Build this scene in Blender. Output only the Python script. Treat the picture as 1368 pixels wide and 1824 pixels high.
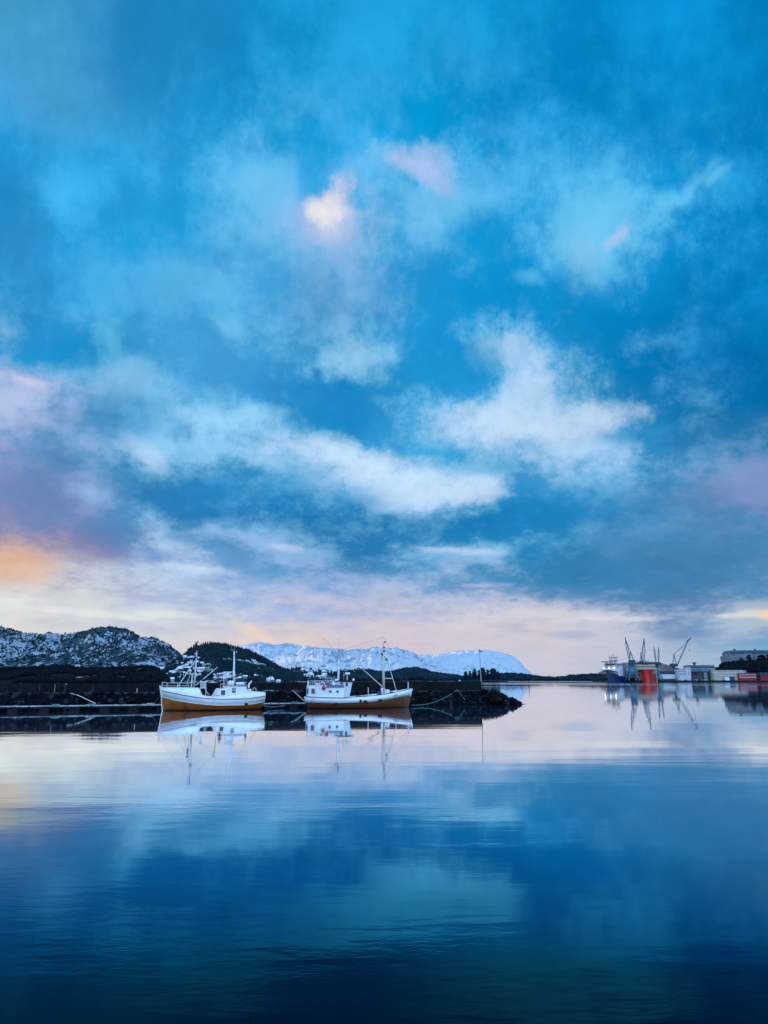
import bpy, bmesh, math, random
import numpy as np
from mathutils import Vector, Matrix, noise as mnoise

for o in list(bpy.data.objects):
    bpy.data.objects.remove(o)
scene = bpy.context.scene
COL = scene.collection
RAD = math.radians

# ------------------------------------------------------------------ camera
FPX = 1317.0            # focal length in photograph pixels (1368 x 1824)
HOR = 1211.0            # horizon row
PITCH = math.atan((HOR - 912.0) / FPX)
CAM_Z = 4.1
cam_data = bpy.data.cameras.new('camera')
cam_data.sensor_fit = 'VERTICAL'
cam_data.sensor_height = 24.0
cam_data.lens = 24.0 * FPX / 1824.0
cam_data.clip_start = 0.1
cam_data.clip_end = 90000.0
cam = bpy.data.objects.new('camera', cam_data)
COL.objects.link(cam)
cam.location = (0, 0, CAM_Z)
cam.rotation_euler = (RAD(90) + PITCH, 0, 0)
scene.camera = cam

def pdir(px, py):
    """direction through a photograph pixel (measured once, to survey where things stand)"""
    x = (px - 684.0) / FPX
    y = (912.0 - py) / FPX
    return Vector((x, math.cos(PITCH) - y * math.sin(PITCH), math.sin(PITCH) + y * math.cos(PITCH)))

def at(px, py, Y):
    """world point seen at pixel (px,py) at depth Y (metres along +Y)"""
    d = pdir(px, py)
    return Vector((0, 0, CAM_Z)) + d * (Y / d.y)

def xat(px, Y):
    return at(px, HOR, Y).x

# ------------------------------------------------------------------ view
scene.view_settings.view_transform = 'Standard'
scene.view_settings.look = 'None'
scene.view_settings.gamma = 1.0
scene.view_settings.exposure = 0.0
scene.view_settings.use_curve_mapping = False
scene.render.engine = 'CYCLES'
scene.cycles.use_denoising = True
scene.cycles.max_bounces = 6
scene.cycles.diffuse_bounces = 3
scene.cycles.glossy_bounces = 4
scene.cycles.transmission_bounces = 4
scene.cycles.volume_bounces = 0
scene.cycles.sample_clamp_indirect = 4.0

def lin(c):
    return tuple(((v / 255.0) / 12.92 if v / 255.0 <= 0.04045 else ((v / 255.0 + 0.055) / 1.055) ** 2.4) for v in c)

# ------------------------------------------------------------------ sky
SUN_AZ = RAD(-100)      # from +Y towards -X (the sun is low on the left)
SUN_EL = RAD(1.6)
# cloud colours of the evening sky, surveyed row by row: (row, [(column, sRGB)...])
SKY = [
 (-80, [(0,(72,138,190)),(250,(40,128,190)),(500,(15,130,198)),(700,(12,145,212)),(900,(8,132,200)),(1050,(4,120,190)),(1250,(8,132,205)),(1368,(2,110,178))]),
 (20,  [(0,(86,150,202)),(130,(62,136,190)),(250,(36,126,190)),(450,(14,132,198)),(600,(12,142,210)),(700,(18,155,222)),(800,(14,150,218)),(900,(6,132,202)),(1050,(2,118,188)),(1130,(14,140,212)),(1230,(12,142,215)),(1368,(4,118,188))]),
 (100, [(0,(90,150,205)),(100,(74,140,195)),(200,(52,130,188)),(350,(22,130,195)),(500,(12,140,208)),(684,(10,152,220)),(850,(6,146,215)),(1000,(0,118,190)),(1100,(2,122,196)),(1250,(4,130,204)),(1368,(0,112,182))]),
 (190, [(0,(70,155,215)),(100,(80,146,200)),(200,(46,138,200)),(350,(20,138,205)),(450,(30,150,218)),(560,(26,156,226)),(684,(10,154,224)),(900,(0,136,210)),(1060,(0,118,192)),(1200,(6,134,208)),(1368,(0,118,190))]),
 (250, [(0,(20,150,222)),(100,(70,150,210)),(200,(60,145,205)),(300,(24,145,212)),(420,(40,158,226)),(550,(10,155,226)),(640,(30,155,224)),(750,(14,150,222)),(900,(20,150,222)),(1050,(6,140,212)),(1200,(6,138,212)),(1368,(0,124,198))]),
 (300, [(0,(2,130,200)),(60,(30,152,225)),(110,(64,168,234)),(200,(14,152,226)),(320,(20,150,220)),(420,(84,170,230)),(510,(110,180,236)),(556,(20,150,224)),(600,(60,155,222)),(684,(84,165,228)),(800,(84,166,228)),(900,(60,162,230)),(980,(24,155,226)),(1090,(50,160,230)),(1180,(12,150,222)),(1270,(50,165,232)),(1368,(0,128,204))]),
 (355, [(0,(4,142,214)),(60,(40,158,228)),(115,(84,174,236)),(200,(8,148,222)),(320,(30,150,218)),(400,(116,182,236)),(500,(120,184,238)),(560,(60,160,225)),(620,(100,175,235)),(700,(70,158,222)),(800,(130,190,238)),(900,(70,166,230)),(1000,(90,178,236)),(1100,(70,172,234)),(1180,(100,184,238)),(1240,(20,150,222)),(1368,(0,126,202))]),
 (410, [(0,(40,130,195)),(70,(34,142,210)),(150,(40,158,228)),(250,(20,142,214)),(350,(60,158,224)),(450,(120,182,236)),(540,(124,182,235)),(620,(150,190,236)),(700,(70,152,216)),(790,(120,180,234)),(850,(20,146,216)),(950,(30,150,220)),(1030,(120,188,238)),(1110,(120,190,238)),(1180,(60,165,230)),(1250,(6,140,214)),(1368,(0,120,194))]),
 (470, [(0,(62,132,192)),(70,(70,146,206)),(150,(56,160,226)),(250,(70,162,226)),(350,(90,164,224)),(450,(84,160,222)),(560,(104,168,224)),(620,(126,176,228)),(700,(60,140,208)),(800,(50,150,218)),(880,(10,138,210)),(960,(50,160,226)),(1020,(130,192,240)),(1080,(110,182,236)),(1150,(20,148,220)),(1368,(0,118,192))]),
 (530, [(0,(72,150,212)),(70,(70,134,192)),(150,(76,160,220)),(220,(80,160,220)),(300,(90,165,222)),(380,(100,170,226)),(480,(88,156,214)),(560,(70,140,205)),(640,(90,158,218)),(720,(50,138,208)),(850,(10,136,208)),(1000,(4,132,206)),(1150,(2,132,206)),(1368,(0,112,184))]),
 (590, [(0,(60,155,220)),(50,(40,138,205)),(120,(20,132,200)),(180,(60,152,216)),(260,(56,136,198)),(350,(60,134,196)),(420,(100,166,224)),(520,(78,148,210)),(620,(124,180,234)),(700,(80,150,214)),(800,(60,150,220)),(880,(110,182,236)),(940,(80,170,232)),(1050,(4,132,204)),(1200,(2,122,194)),(1368,(0,108,178))]),
 (640, [(0,(90,165,225)),(80,(40,138,202)),(160,(20,130,196)),(200,(110,176,232)),(260,(110,176,230)),(340,(90,156,214)),(450,(62,136,200)),(550,(70,142,206)),(630,(150,200,242)),(700,(110,178,232)),(760,(40,144,212)),(850,(30,138,204)),(910,(160,208,246)),(970,(130,190,240)),(1050,(14,136,206)),(1150,(4,118,188)),(1368,(0,100,166))]),
 (685, [(0,(196,205,232)),(50,(196,206,236)),(100,(134,178,224)),(170,(120,180,232)),(240,(120,178,228)),(320,(110,170,226)),(420,(90,156,216)),(500,(54,134,200)),(600,(40,130,198)),(680,(60,148,214)),(770,(60,150,216)),(850,(30,136,204)),(910,(160,208,246)),(970,(160,206,244)),(1020,(50,150,214)),(1120,(8,118,186)),(1368,(0,98,162))]),
 (730, [(0,(160,182,222)),(70,(176,196,232)),(130,(134,170,220)),(180,(70,140,200)),(250,(64,138,198)),(310,(120,180,232)),(380,(150,202,244)),(480,(140,198,242)),(540,(30,128,196)),(640,(10,124,194)),(710,(80,160,222)),(790,(130,190,240)),(870,(160,208,246)),(960,(176,214,246)),(1050,(150,200,242)),(1120,(60,146,210)),(1220,(16,116,180)),(1368,(10,104,166))]),
 (770, [(0,(160,180,222)),(60,(156,178,220)),(120,(126,160,212)),(200,(70,132,192)),(240,(150,200,242)),(320,(110,174,228)),(390,(160,208,246)),(480,(140,194,240)),(560,(150,202,244)),(640,(60,144,210)),(720,(90,164,224)),(800,(140,196,242)),(880,(170,212,246)),(980,(184,218,248)),(1070,(184,216,246)),(1110,(50,132,198)),(1180,(30,122,188)),(1280,(60,130,190)),(1368,(66,126,182))]),
 (810, [(0,(132,158,208)),(60,(124,152,204)),(140,(110,148,204)),(220,(60,128,190)),(270,(170,212,246)),(350,(130,188,238)),(410,(160,206,244)),(480,(130,188,238)),(560,(180,218,248)),(640,(180,218,248)),(700,(90,164,224)),(760,(70,150,216)),(830,(80,156,218)),(900,(150,200,242)),(960,(90,162,222)),(1040,(180,212,244)),(1100,(150,194,236)),(1170,(110,160,214)),(1260,(90,146,202)),(1368,(96,140,192))]),
 (850, [(0,(120,146,196)),(60,(110,142,194)),(140,(104,156,212)),(220,(50,122,186)),(300,(40,122,188)),(400,(44,130,198)),(500,(80,158,220)),(570,(140,198,242)),(650,(184,218,248)),(720,(180,216,246)),(800,(190,222,248)),(860,(170,210,244)),(920,(40,138,206)),(990,(120,180,232)),(1060,(110,160,216)),(1150,(122,156,210)),(1250,(132,158,208)),(1368,(134,154,202))]),
 (890, [(0,(124,142,192)),(80,(104,136,190)),(140,(130,184,234)),(190,(110,164,218)),(260,(64,126,188)),(340,(34,112,178)),(440,(40,120,186)),(540,(34,128,196)),(620,(120,184,234)),(700,(180,218,248)),(750,(160,206,244)),(800,(140,196,240)),(860,(90,162,222)),(920,(24,126,194)),(1020,(50,130,192)),(1120,(84,136,194)),(1220,(110,144,200)),(1368,(126,150,202))]),
 (925, [(0,(140,144,188)),(80,(112,132,182)),(150,(100,140,194)),(210,(100,150,206)),(280,(150,192,236)),(320,(80,136,194)),(400,(52,114,178)),(500,(34,112,178)),(600,(28,116,184)),(700,(80,154,216)),(780,(24,118,184)),(860,(30,126,192)),(960,(22,122,188)),(1060,(60,128,188)),(1160,(90,134,192)),(1260,(100,136,192)),(1368,(112,142,194))]),
 (960, [(0,(190,160,165)),(60,(170,150,172)),(140,(126,134,180)),(200,(92,120,176)),(235,(100,146,202)),(290,(170,206,242)),(350,(100,150,206)),(420,(150,190,234)),(500,(120,166,220)),(580,(60,116,180)),(700,(30,112,178)),(800,(20,114,180)),(900,(26,124,188)),(1000,(60,132,192)),(1100,(80,132,188)),(1200,(80,130,186)),(1368,(96,136,188))]),
 (990, [(0,(236,180,136)),(50,(224,170,146)),(110,(184,154,170)),(180,(160,152,180)),(225,(130,150,194)),(280,(150,180,224)),(350,(160,198,238)),(410,(110,152,206)),(480,(130,168,218)),(540,(150,192,236)),(620,(90,136,196)),(700,(70,124,186)),(780,(110,164,216)),(860,(150,196,236)),(930,(50,128,188)),(1030,(50,124,182)),(1130,(70,128,182)),(1250,(66,122,176)),(1368,(84,130,180))]),
 (1020,[(0,(238,182,128)),(50,(226,178,144)),(110,(190,166,170)),(160,(170,176,206)),(230,(178,200,232)),(300,(184,210,240)),(370,(184,212,242)),(420,(110,150,202)),(500,(120,160,212)),(600,(96,142,198)),(700,(90,144,202)),(780,(110,160,212)),(870,(120,170,218)),(950,(50,120,178)),(1050,(60,120,176)),(1150,(72,122,174)),(1270,(74,124,176)),(1368,(84,130,180))]),
 (1048,[(0,(216,206,206)),(60,(206,206,218)),(150,(190,200,222)),(250,(176,196,226)),(350,(166,192,226)),(450,(152,184,224)),(560,(140,174,218)),(640,(150,176,216)),(720,(150,184,222)),(800,(120,160,208)),(900,(110,152,204)),(1000,(90,134,190)),(1100,(84,122,174)),(1200,(86,120,168)),(1300,(88,130,182)),(1368,(94,138,190))]),
 (1075,[(0,(220,226,222)),(50,(196,208,222)),(130,(222,230,228)),(200,(206,212,222)),(270,(196,206,220)),(350,(184,198,224)),(450,(172,190,224)),(550,(170,190,224)),(640,(170,186,220)),(720,(178,192,220)),(800,(170,188,218)),(880,(186,204,228)),(960,(160,188,220)),(1040,(120,160,206)),(1120,(90,126,176)),(1200,(84,118,168)),(1270,(104,146,192)),(1368,(90,136,186))]),
 (1098,[(0,(224,228,222)),(60,(216,222,222)),(140,(218,224,222)),(220,(220,226,224)),(300,(214,222,226)),(400,(194,202,222)),(500,(186,196,222)),(600,(180,190,220)),(684,(186,194,220)),(780,(190,198,222)),(860,(196,208,226)),(940,(206,212,222)),(1020,(200,208,222)),(1090,(204,212,222)),(1150,(120,154,198)),(1210,(86,120,168)),(1280,(196,212,224)),(1368,(216,214,212))]),
 (1122,[(0,(226,220,216)),(80,(218,214,214)),(180,(212,210,214)),(280,(206,208,216)),(360,(206,204,216)),(430,(214,206,212)),(500,(220,206,210)),(560,(224,208,208)),(640,(212,204,212)),(720,(210,202,212)),(800,(216,206,212)),(880,(214,206,214)),(960,(214,206,212)),(1040,(196,204,220)),(1120,(170,192,216)),(1180,(140,166,204)),(1230,(126,156,200)),(1290,(140,174,208)),(1368,(120,160,200))]),
 (1148,[(0,(230,220,214)),(150,(222,216,214)),(300,(212,212,218)),(400,(220,206,208)),(500,(228,208,204)),(600,(222,204,206)),(700,(212,200,210)),(800,(218,204,208)),(900,(216,206,212)),(980,(214,206,212)),(1060,(196,200,216)),(1140,(178,194,216)),(1220,(156,184,212)),(1300,(128,170,208)),(1368,(112,164,206))]),
 (1180,[(0,(228,220,216)),(200,(220,216,216)),(400,(216,206,210)),(600,(214,202,208)),(800,(208,200,212)),(950,(206,202,214)),(1050,(196,198,214)),(1150,(182,196,216)),(1260,(160,190,214)),(1368,(130,178,212))]),
 (1216,[(0,(226,220,218)),(400,(212,206,212)),(800,(204,202,214)),(1000,(200,200,212)),(1150,(188,200,218)),(1368,(160,190,216))]),
]
# soft single clouds: (column, row, half width, half height, turn, sRGB, strength, core)
PUFFS = [
 # gaps and undersides
 (90,885,150,75,0,(122,132,180),0.55,0.1), (1285,880,150,50,0,(130,146,192),0.5,0.0), (1190,1000,230,44,0,(78,118,170),0.5,0.1), (420,1035,160,14,0,(140,168,208),0.4,0.0), (620,520,110,60,0,(110,150,204),0.4,0.0), (110,150,130,110,0,(84,140,192),0.4,0.0),
 (150,975,90,26,0,(150,140,176),0.5,0.1),
 (600,748,120,42,0,(6,124,194),0.7,0.2), (790,668,90,34,0,(40,140,205),0.6,0.1), (868,652,38,40,0,(26,134,200),0.75,0.3),
 (1135,766,80,20,0,(46,132,196),0.8,0.3), (240,735,85,42,0,(60,134,196),0.7,0.2), (330,888,130,34,-6,(46,120,184),0.6,0.2),
 (470,862,130,30,8,(44,130,198),0.6,0.2), (585,895,110,30,0,(34,120,188),0.6,0.2), (720,938,170,20,0,(30,112,178),0.6,0.2),
 (200,955,66,36,0,(88,120,176),0.6,0.2), (760,812,60,20,0,(60,156,216),0.6,0.1), (960,792,44,15,0,(84,160,220),0.7,0.1),
 (860,832,70,18,0,(60,150,212),0.6,0.1), (1000,895,150,40,0,(26,126,192),0.5,0.2), (430,1003,34,28,0,(112,150,202),0.6,0.2),
 (500,705,120,36,10,(52,134,200),0.5,0.2), (940,520,180,40,-6,(6,132,206),0.5,0.2), (850,415,60,28,0,(14,142,214),0.6,0.2),
 (130,625,70,36,0,(24,132,200),0.7,0.2), (25,440,60,70,0,(56,130,194),0.5,0.1), (558,305,30,60,10,(14,150,224),0.5,0.0),
 # lit clouds
 (905,640,66,48,-20,(190,222,246),0.7,0.1), (945,700,52,56,0,(194,224,247),0.8,0.2), (860,745,90,36,0,(200,226,247),0.8,0.1),
 (960,765,100,30,0,(207,230,248),0.7,0.1), (1050,742,110,28,0,(198,224,247),0.8,0.1), (1000,800,60,26,0,(183,216,244),0.5,0.0),
 (560,795,80,34,0,(194,224,247),0.8,0.1), (650,828,96,30,-6,(207,230,248),0.8,0.1), (720,872,60,30,0,(200,228,248),0.8,0.1),
 (810,874,90,22,0,(205,230,248),0.8,0.1), (500,826,60,24,0,(172,214,244),0.6,0.0), (400,748,90,30,0,(162,210,244),0.7,0.1),
 (460,730,56,26,0,(162,210,244),0.6,0.0), (330,806,80,26,0,(151,203,242),0.6,0.1), (270,815,52,24,-30,(194,224,246),0.5,0.0),
 (150,882,44,22,0,(162,203,238),0.6,0.0), (300,975,60,26,0,(185,216,242),0.7,0.1), (650,635,64,42,0,(162,208,242),0.7,0.0),
 (190,670,90,28,0,(140,195,236),0.5,0.0), (190,600,28,70,30,(118,183,232),0.6,0.0), (400,570,60,26,-20,(129,189,236),0.6,0.0),
 (480,330,120,60,0,(114,180,236),0.5,0.0), (850,330,110,44,0,(84,168,230),0.5,0.0), (110,350,50,60,0,(86,174,236),0.6,0.0),
 (1060,400,90,44,0,(118,188,238),0.5,0.0),
 (600,405,80,50,0,(190,204,238),0.5,0.0),
 (606,388,44,44,0,(214,220,238),0.7,0.0),
 (600,374,32,28,0,(246,242,240),1.0,0.1),
 (618,350,22,34,-15,(226,226,240),0.7,0.0),
 (755,295,64,34,-22,(186,206,242),0.9,0.0),
 (775,320,48,26,-35,(170,198,240),0.7,0.0),
 (556,318,26,56,14,(14,150,224),0.45,0.0),
 (1090,430,34,14,30,(200,210,240),0.6,0.0),
 (1195,345,90,22,30,(120,190,240),0.65,0.0),
 (1265,305,40,14,30,(120,192,240),0.6,0.0),
 (1020,470,34,50,0,(146,198,242),0.6,0.0),
 (932,492,26,22,-20,(110,182,236),0.7,0.0),
 (870,640,60,36,-10,(24,132,198),0.55,0.1),
 (920,670,34,90,10,(178,214,248),0.6,0.1),
 (455,1128,46,15,-28,(240,216,198),0.75,0.2),
 (425,1143,34,8,0,(240,212,190),0.6,0.0),
 (545,1136,60,13,0,(234,212,200),0.5,0.0),
 (1330,1097,70,7,0,(226,226,218),0.8,0.2),
 (1362,1098,22,9,0,(244,214,180),0.8,0.0),
 (1215,1130,60,12,0,(116,142,186),0.75,0.2),
 (1015,1132,44,8,0,(160,182,212),0.7,0.2),
 (820,985,70,7,-8,(190,212,238),0.8,0.1),
 (850,1048,60,6,0,(196,202,226),0.6,0.1),
 (1080,1104,100,6,0,(222,222,222),0.7,0.1),
 (940,1096,90,6,0,(214,216,222),0.6,0.1),
 (160,1092,120,8,-4,(236,238,230),0.7,0.1),
 (45,1070,50,7,6,(226,234,230),0.7,0.1),
 (290,1093,80,7,0,(228,234,232),0.6,0.1),
 (340,1012,80,9,-4,(206,224,244),0.6,0.1),
 (515,973,40,7,-4,(196,220,246),0.7,0.1),
 (275,990,30,10,0,(110,146,196),0.7,0.2),
 (330,960,36,14,-10,(90,138,196),0.7,0.2),
 (30,1012,70,30,10,(240,176,126),0.6,0.0),
 (45,672,60,16,-10,(222,214,232),0.6,0.0),
]

world = bpy.data.worlds.new('World')
scene.world = world
world.use_nodes = True
nt = world.node_tree
nt.nodes.clear()

class NT:
    """tiny helper to write node trees as expressions"""
    def __init__(s, t): s.t = t
    def n(s, typ, **kw):
        nd = s.t.nodes.new(typ)
        for k, v in kw.items(): setattr(nd, k, v)
        return nd
    def put(s, sock, v):
        if isinstance(v, bpy.types.NodeSocket): s.t.links.new(v, sock)
        else: sock.default_value = v
    def m(s, op, a, b=0.0, c=0.0, clamp=False):
        nd = s.n('ShaderNodeMath', operation=op, use_clamp=clamp)
        s.put(nd.inputs[0], a); s.put(nd.inputs[1], b); s.put(nd.inputs[2], c)
        return nd.outputs[0]
    def v(s, op, a, b=(0, 0, 0), out=0, scale=None):
        nd = s.n('ShaderNodeVectorMath', operation=op)
        s.put(nd.inputs[0], a); s.put(nd.inputs[1], b)
        if scale is not None: s.put(nd.inputs['Scale'], scale)
        return nd.outputs[out]
    def noise(s, vec, scale, detail=4.0, rough=0.55, dist=0.0, col=False, lac=2.0):
        nd = s.n('ShaderNodeTexNoise')
        s.put(nd.inputs['Vector'], vec); s.put(nd.inputs['Scale'], scale)
        s.put(nd.inputs['Detail'], detail); s.put(nd.inputs['Roughness'], rough)
        s.put(nd.inputs['Distortion'], dist); s.put(nd.inputs['Lacunarity'], lac)
        return nd.outputs['Color' if col else 'Fac']
    def mix(s, f, a, b, blend='MIX'):
        nd = s.n('ShaderNodeMix', data_type='RGBA', blend_type=blend)
        s.put(nd.inputs[0], f); s.put(nd.inputs[6], a); s.put(nd.inputs[7], b)
        return nd.outputs[2]
    def rng(s, x, a, b, c=0.0, d=1.0, smooth=True):
        nd = s.n('ShaderNodeMapRange', interpolation_type='SMOOTHSTEP' if smooth else 'LINEAR')
        s.put(nd.inputs[0], x); s.put(nd.inputs[1], a); s.put(nd.inputs[2], b); s.put(nd.inputs[3], c); s.put(nd.inputs[4], d)
        return nd.outputs[0]
    def comb(s, x, y, z=0.0):
        nd = s.n('ShaderNodeCombineXYZ')
        s.put(nd.inputs[0], x); s.put(nd.inputs[1], y); s.put(nd.inputs[2], z)
        return nd.outputs[0]
    def sep(s, v):
        nd = s.n('ShaderNodeSeparateXYZ'); s.put(nd.inputs[0], v)
        return nd.outputs
    def ramp(s, fac, stops, interp='LINEAR'):
        nd = s.n('ShaderNodeValToRGB')
        cr = nd.color_ramp; cr.interpolation = interp
        while len(cr.elements) < len(stops): cr.elements.new(0.5)
        for e, (p, c) in zip(cr.elements, stops):
            e.position = p; e.color = (*c, 1.0)
        s.put(nd.inputs[0], fac)
        return nd.outputs[0]

def rgba(c): return (*c, 1.0)

def build_sky():
    grp = bpy.data.node_groups.new('evening_sky', 'ShaderNodeTree')
    grp.interface.new_socket(name='Color', in_out='OUTPUT', socket_type='NodeSocketColor')
    W = NT(grp)
    d = W.n('ShaderNodeTexCoord').outputs['Generated']
    x, y, z = W.sep(d)
    zc = W.m('MAXIMUM', z, 0.0)
    az = W.m('ARCTAN2', x, y)
    el = W.m('ARCSINE', zc)
    # cloud space: billows high up, flattening into layers towards the horizon
    zl = W.m('MULTIPLY', W.m('LOGARITHM', W.m('ADD', zc, 0.05), math.e), 0.42)
    plane = W.comb(x, y, zl)
    n1 = W.v('SUBTRACT', W.noise(plane, 2.3, 5.0, 0.55, 0.3, col=True), (0.5, 0.5, 0.5))
    n2 = W.v('SUBTRACT', W.noise(W.v('ADD', plane, (7.3, 2.1, 0.0)), 8.0, 7.0, 0.60, 0.15, col=True), (0.5, 0.5, 0.5))
    wob = W.v('ADD', W.v('SCALE', n1, scale=0.12), W.v('SCALE', n2, scale=0.13))
    amp = W.comb(W.m('MULTIPLY_ADD', el, 0.75, 0.34), W.m('MULTIPLY_ADD', el, 1.0, 0.03))
    wob = W.v('MULTIPLY', wob, amp)
    wv = W.v('ADD', W.comb(az, el), wob)
    wx, wy, _ = W.sep(wv)
    # rows -> colour ramps over azimuth
    ys = np.array([r[0] for r in SKY], float)
    xs_t = np.linspace(-60, 1428, 60)
    tab = np.zeros((len(SKY), 60, 3))
    for i, (_, st) in enumerate(SKY):
        px = [s_[0] for s_ in st]; cs = np.array([lin(s_[1]) for s_ in st])
        for k in range(3): tab[i, :, k] = np.interp(xs_t, px, cs[:, k])
    def look(px, py):
        px = min(max(px, -59.0), 1427.0); py = min(max(py, ys[0] + .01), ys[-1] - .01)
        fi = np.interp(py, ys, np.arange(len(ys))); i = int(fi); t = fi - i
        fj = (px + 60) / 1488 * 59; j = min(int(fj), 58); u = fj - j
        a = tab[i, j] * (1 - u) + tab[i, j + 1] * u
        b = tab[i + 1, j] * (1 - u) + tab[i + 1, j + 1] * u
        return a * (1 - t) + b * t
    def pix(a, e):
        v = Vector((math.sin(a) * math.cos(e), math.cos(a) * math.cos(e), math.sin(e)))
        f = v.y * math.cos(PITCH) + v.z * math.sin(PITCH)
        up = -v.y * math.sin(PITCH) + v.z * math.cos(PITCH)
        return 684 + FPX * v.x / f, 912 - FPX * up / f
    A0 = 0.66
    fac = W.m('MULTIPLY_ADD', wx, 0.5 / A0, 0.5, clamp=True)
    # regular field in azimuth / elevation
    els = []
    for r in SKY: els.append(math.asin(max(0.0, pdir(684, r[0]).normalized().z)))
    els = np.array(sorted(set(els)))
    NA = 31
    azs = (np.arange(NA) / (NA - 1.0) * 2 - 1) * A0
    F = np.array([[look(*pix(a, e)) for a in azs] for e in els])
    Lm = F @ np.array([0.30, 0.55, 0.15])
    # every place between its local gap colour and its local cloud colour
    dark = np.zeros_like(F); light = np.zeros_like(F); cov = np.zeros(Lm.shape)
    for j in range(len(els)):
        for i in range(NA):
            sj = [jj for jj in range(len(els)) if abs(els[jj] - els[j]) < 0.016 + 0.035 * els[j] / 0.5]
            si = range(max(0, i - 1), min(NA, i + 2))
            pts = [(Lm[jj, ii], jj, ii) for jj in sj for ii in si]
            lo = min(pts); hi = max(pts)
            dark[j, i] = F[lo[1], lo[2]]; light[j, i] = F[hi[1], hi[2]]
            if hi[0] - lo[0] < 0.04 * hi[0]: cov[j, i] = 0.5
            else: cov[j, i] = (Lm[j, i] - lo[0]) / (hi[0] - lo[0])
    def smooth(A, n):
        for _ in range(n):
            P = np.pad(A, ((0, 0), (1, 1), (0, 0)), 'edge'); A = (P[:, :-2] + 2 * P[:, 1:-1] + P[:, 2:]) / 4
            P = np.pad(A, ((1, 1), (0, 0), (0, 0)), 'edge'); A = (P[:-2] + 2 * P[1:-1] + P[2:]) / 4
        return A
    # push the extremes outwards a little so that broken edges keep the mean colour
    dark, light = smooth(dark, 1), smooth(light, 1)
    def field(T, sel, step=1):
        cur = None; prev = None
        for j in sel:
            c = W.ramp(fac, [(k / (NA - 1.0), tuple(T[j, k])) for k in range(0, NA, step)], 'LINEAR')
            cur = c if cur is None else W.mix(W.rng(wy, float(els[prev]), float(els[j]), smooth=False), cur, c)
            prev = j
        return cur
    n_ = len(els)
    coarse = sorted(set(list(range(0, n_, 2)) + [n_ - 1]))
    cD = field(dark, coarse, 2); cL = field(light, coarse, 2)
    cC = field(np.repeat(cov[:, :, None], 3, 2), range(n_))
    e1 = W.noise(W.v('ADD', plane, (1.7, 4.4, 2.0)), 5.2, 10.0, 0.68, 0.1)
    e2 = W.noise(W.v('ADD', plane, (8.7, 3.4, 1.0)), 19.0, 8.0, 0.68, 0.1)
    nn = W.m('ADD', W.m('MULTIPLY', W.m('SUBTRACT', e1, 0.5), 2.3), W.m('MULTIPLY', W.m('SUBTRACT', e2, 0.5), 1.5))
    e3 = W.noise(W.v('ADD', plane, (2.7, 5.4, 6.0)), 55.0, 4.0, 0.65, 0.0)
    nn = W.m('ADD', nn, W.m('MULTIPLY', W.m('SUBTRACT', e3, 0.5), 0.8))
    nn = W.m('MULTIPLY', nn, W.rng(el, 0.0, 0.10, 0.5, 1.0))
    sc_ = W.n('ShaderNodeSeparateColor'); W.put(sc_.inputs[0], cC)
    cc = W.m('ADD', sc_.outputs[0], nn)
    cur = W.mix(W.rng(cc, 0.02, 0.98), cD, cL)
    for ip, (px, py, rx, ry, rot, c, st, core) in enumerate(PUFFS):
        if ip % 10 == 0:      # keeps the shader compiler working through the list in order
            wq = W.v('MULTIPLY_ADD', cur, (1e-8, 1e-8, 1e-8)); W.put(wq.node.inputs[2], wv)
        dd = pdir(px, py).normalized()
        a0 = math.atan2(dd.x, dd.y); e0 = math.asin(dd.z)
        d2 = pdir(px + 1, py).normalized(); d3 = pdir(px, py - 1).normalized()
        sx = abs(math.atan2(d2.x, d2.y) - a0); sy = abs(math.asin(d3.z) - e0)
        mp = W.n('ShaderNodeMapping', vector_type='TEXTURE')
        W.put(mp.inputs[0], wq)
        mp.inputs[1].default_value = (a0, e0, 0)
        mp.inputs[2].default_value = (0, 0, RAD(rot))
        mp.inputs[3].default_value = (rx * sx, ry * sy, 1)
        ln = W.v('LENGTH', mp.outputs[0], out=1)
        f = W.m('MULTIPLY', W.rng(W.m('ADD', ln, W.m('MULTIPLY', nn, -0.75)), 1.35, core), st * (0.92 if sum(c) > 420 else 0.85))
        cur = W.mix(f, cur, rgba(lin(c)))
    # the rest of the dome: the same kind of broken cloud, brightened behind the camera to light the boats
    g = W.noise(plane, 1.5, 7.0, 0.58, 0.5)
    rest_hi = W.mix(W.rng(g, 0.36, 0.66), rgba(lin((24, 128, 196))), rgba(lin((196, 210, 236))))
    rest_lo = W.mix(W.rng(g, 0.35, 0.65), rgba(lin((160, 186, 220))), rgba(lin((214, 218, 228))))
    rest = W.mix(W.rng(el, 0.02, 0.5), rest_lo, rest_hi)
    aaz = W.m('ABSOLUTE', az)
    rest = W.v('SCALE', rest, scale=W.rng(aaz, 0.7, 2.2, 1.0, 3.1))     # unseen sky behind the camera, raised to brighten the boats
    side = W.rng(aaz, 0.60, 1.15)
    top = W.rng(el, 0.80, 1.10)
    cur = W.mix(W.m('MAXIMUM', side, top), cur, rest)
    # fine billow inside the clouds
    f1 = W.noise(plane, 6.5, 8.0, 0.62, 0.15)
    f2 = W.noise(W.v('ADD', plane, (3.1, 9.2, 0)), 21.0, 5.0, 0.65, 0.3)
    k = W.m('ADD', W.m('MULTIPLY', W.m('SUBTRACT', f1, 0.5), 0.45), W.m('MULTIPLY', W.m('SUBTRACT', f2, 0.5), 0.30))
    k = W.m('ADD', 1.0, W.m('MULTIPLY', k, W.rng(el, 0.0, 0.14, 0.25, 1.0)))
    hsv = W.v('SCALE', cur, scale=k)
    gm = W.n('ShaderNodeGamma'); W.put(gm.inputs[0], hsv); gm.inputs[1].default_value = 1.03
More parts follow.
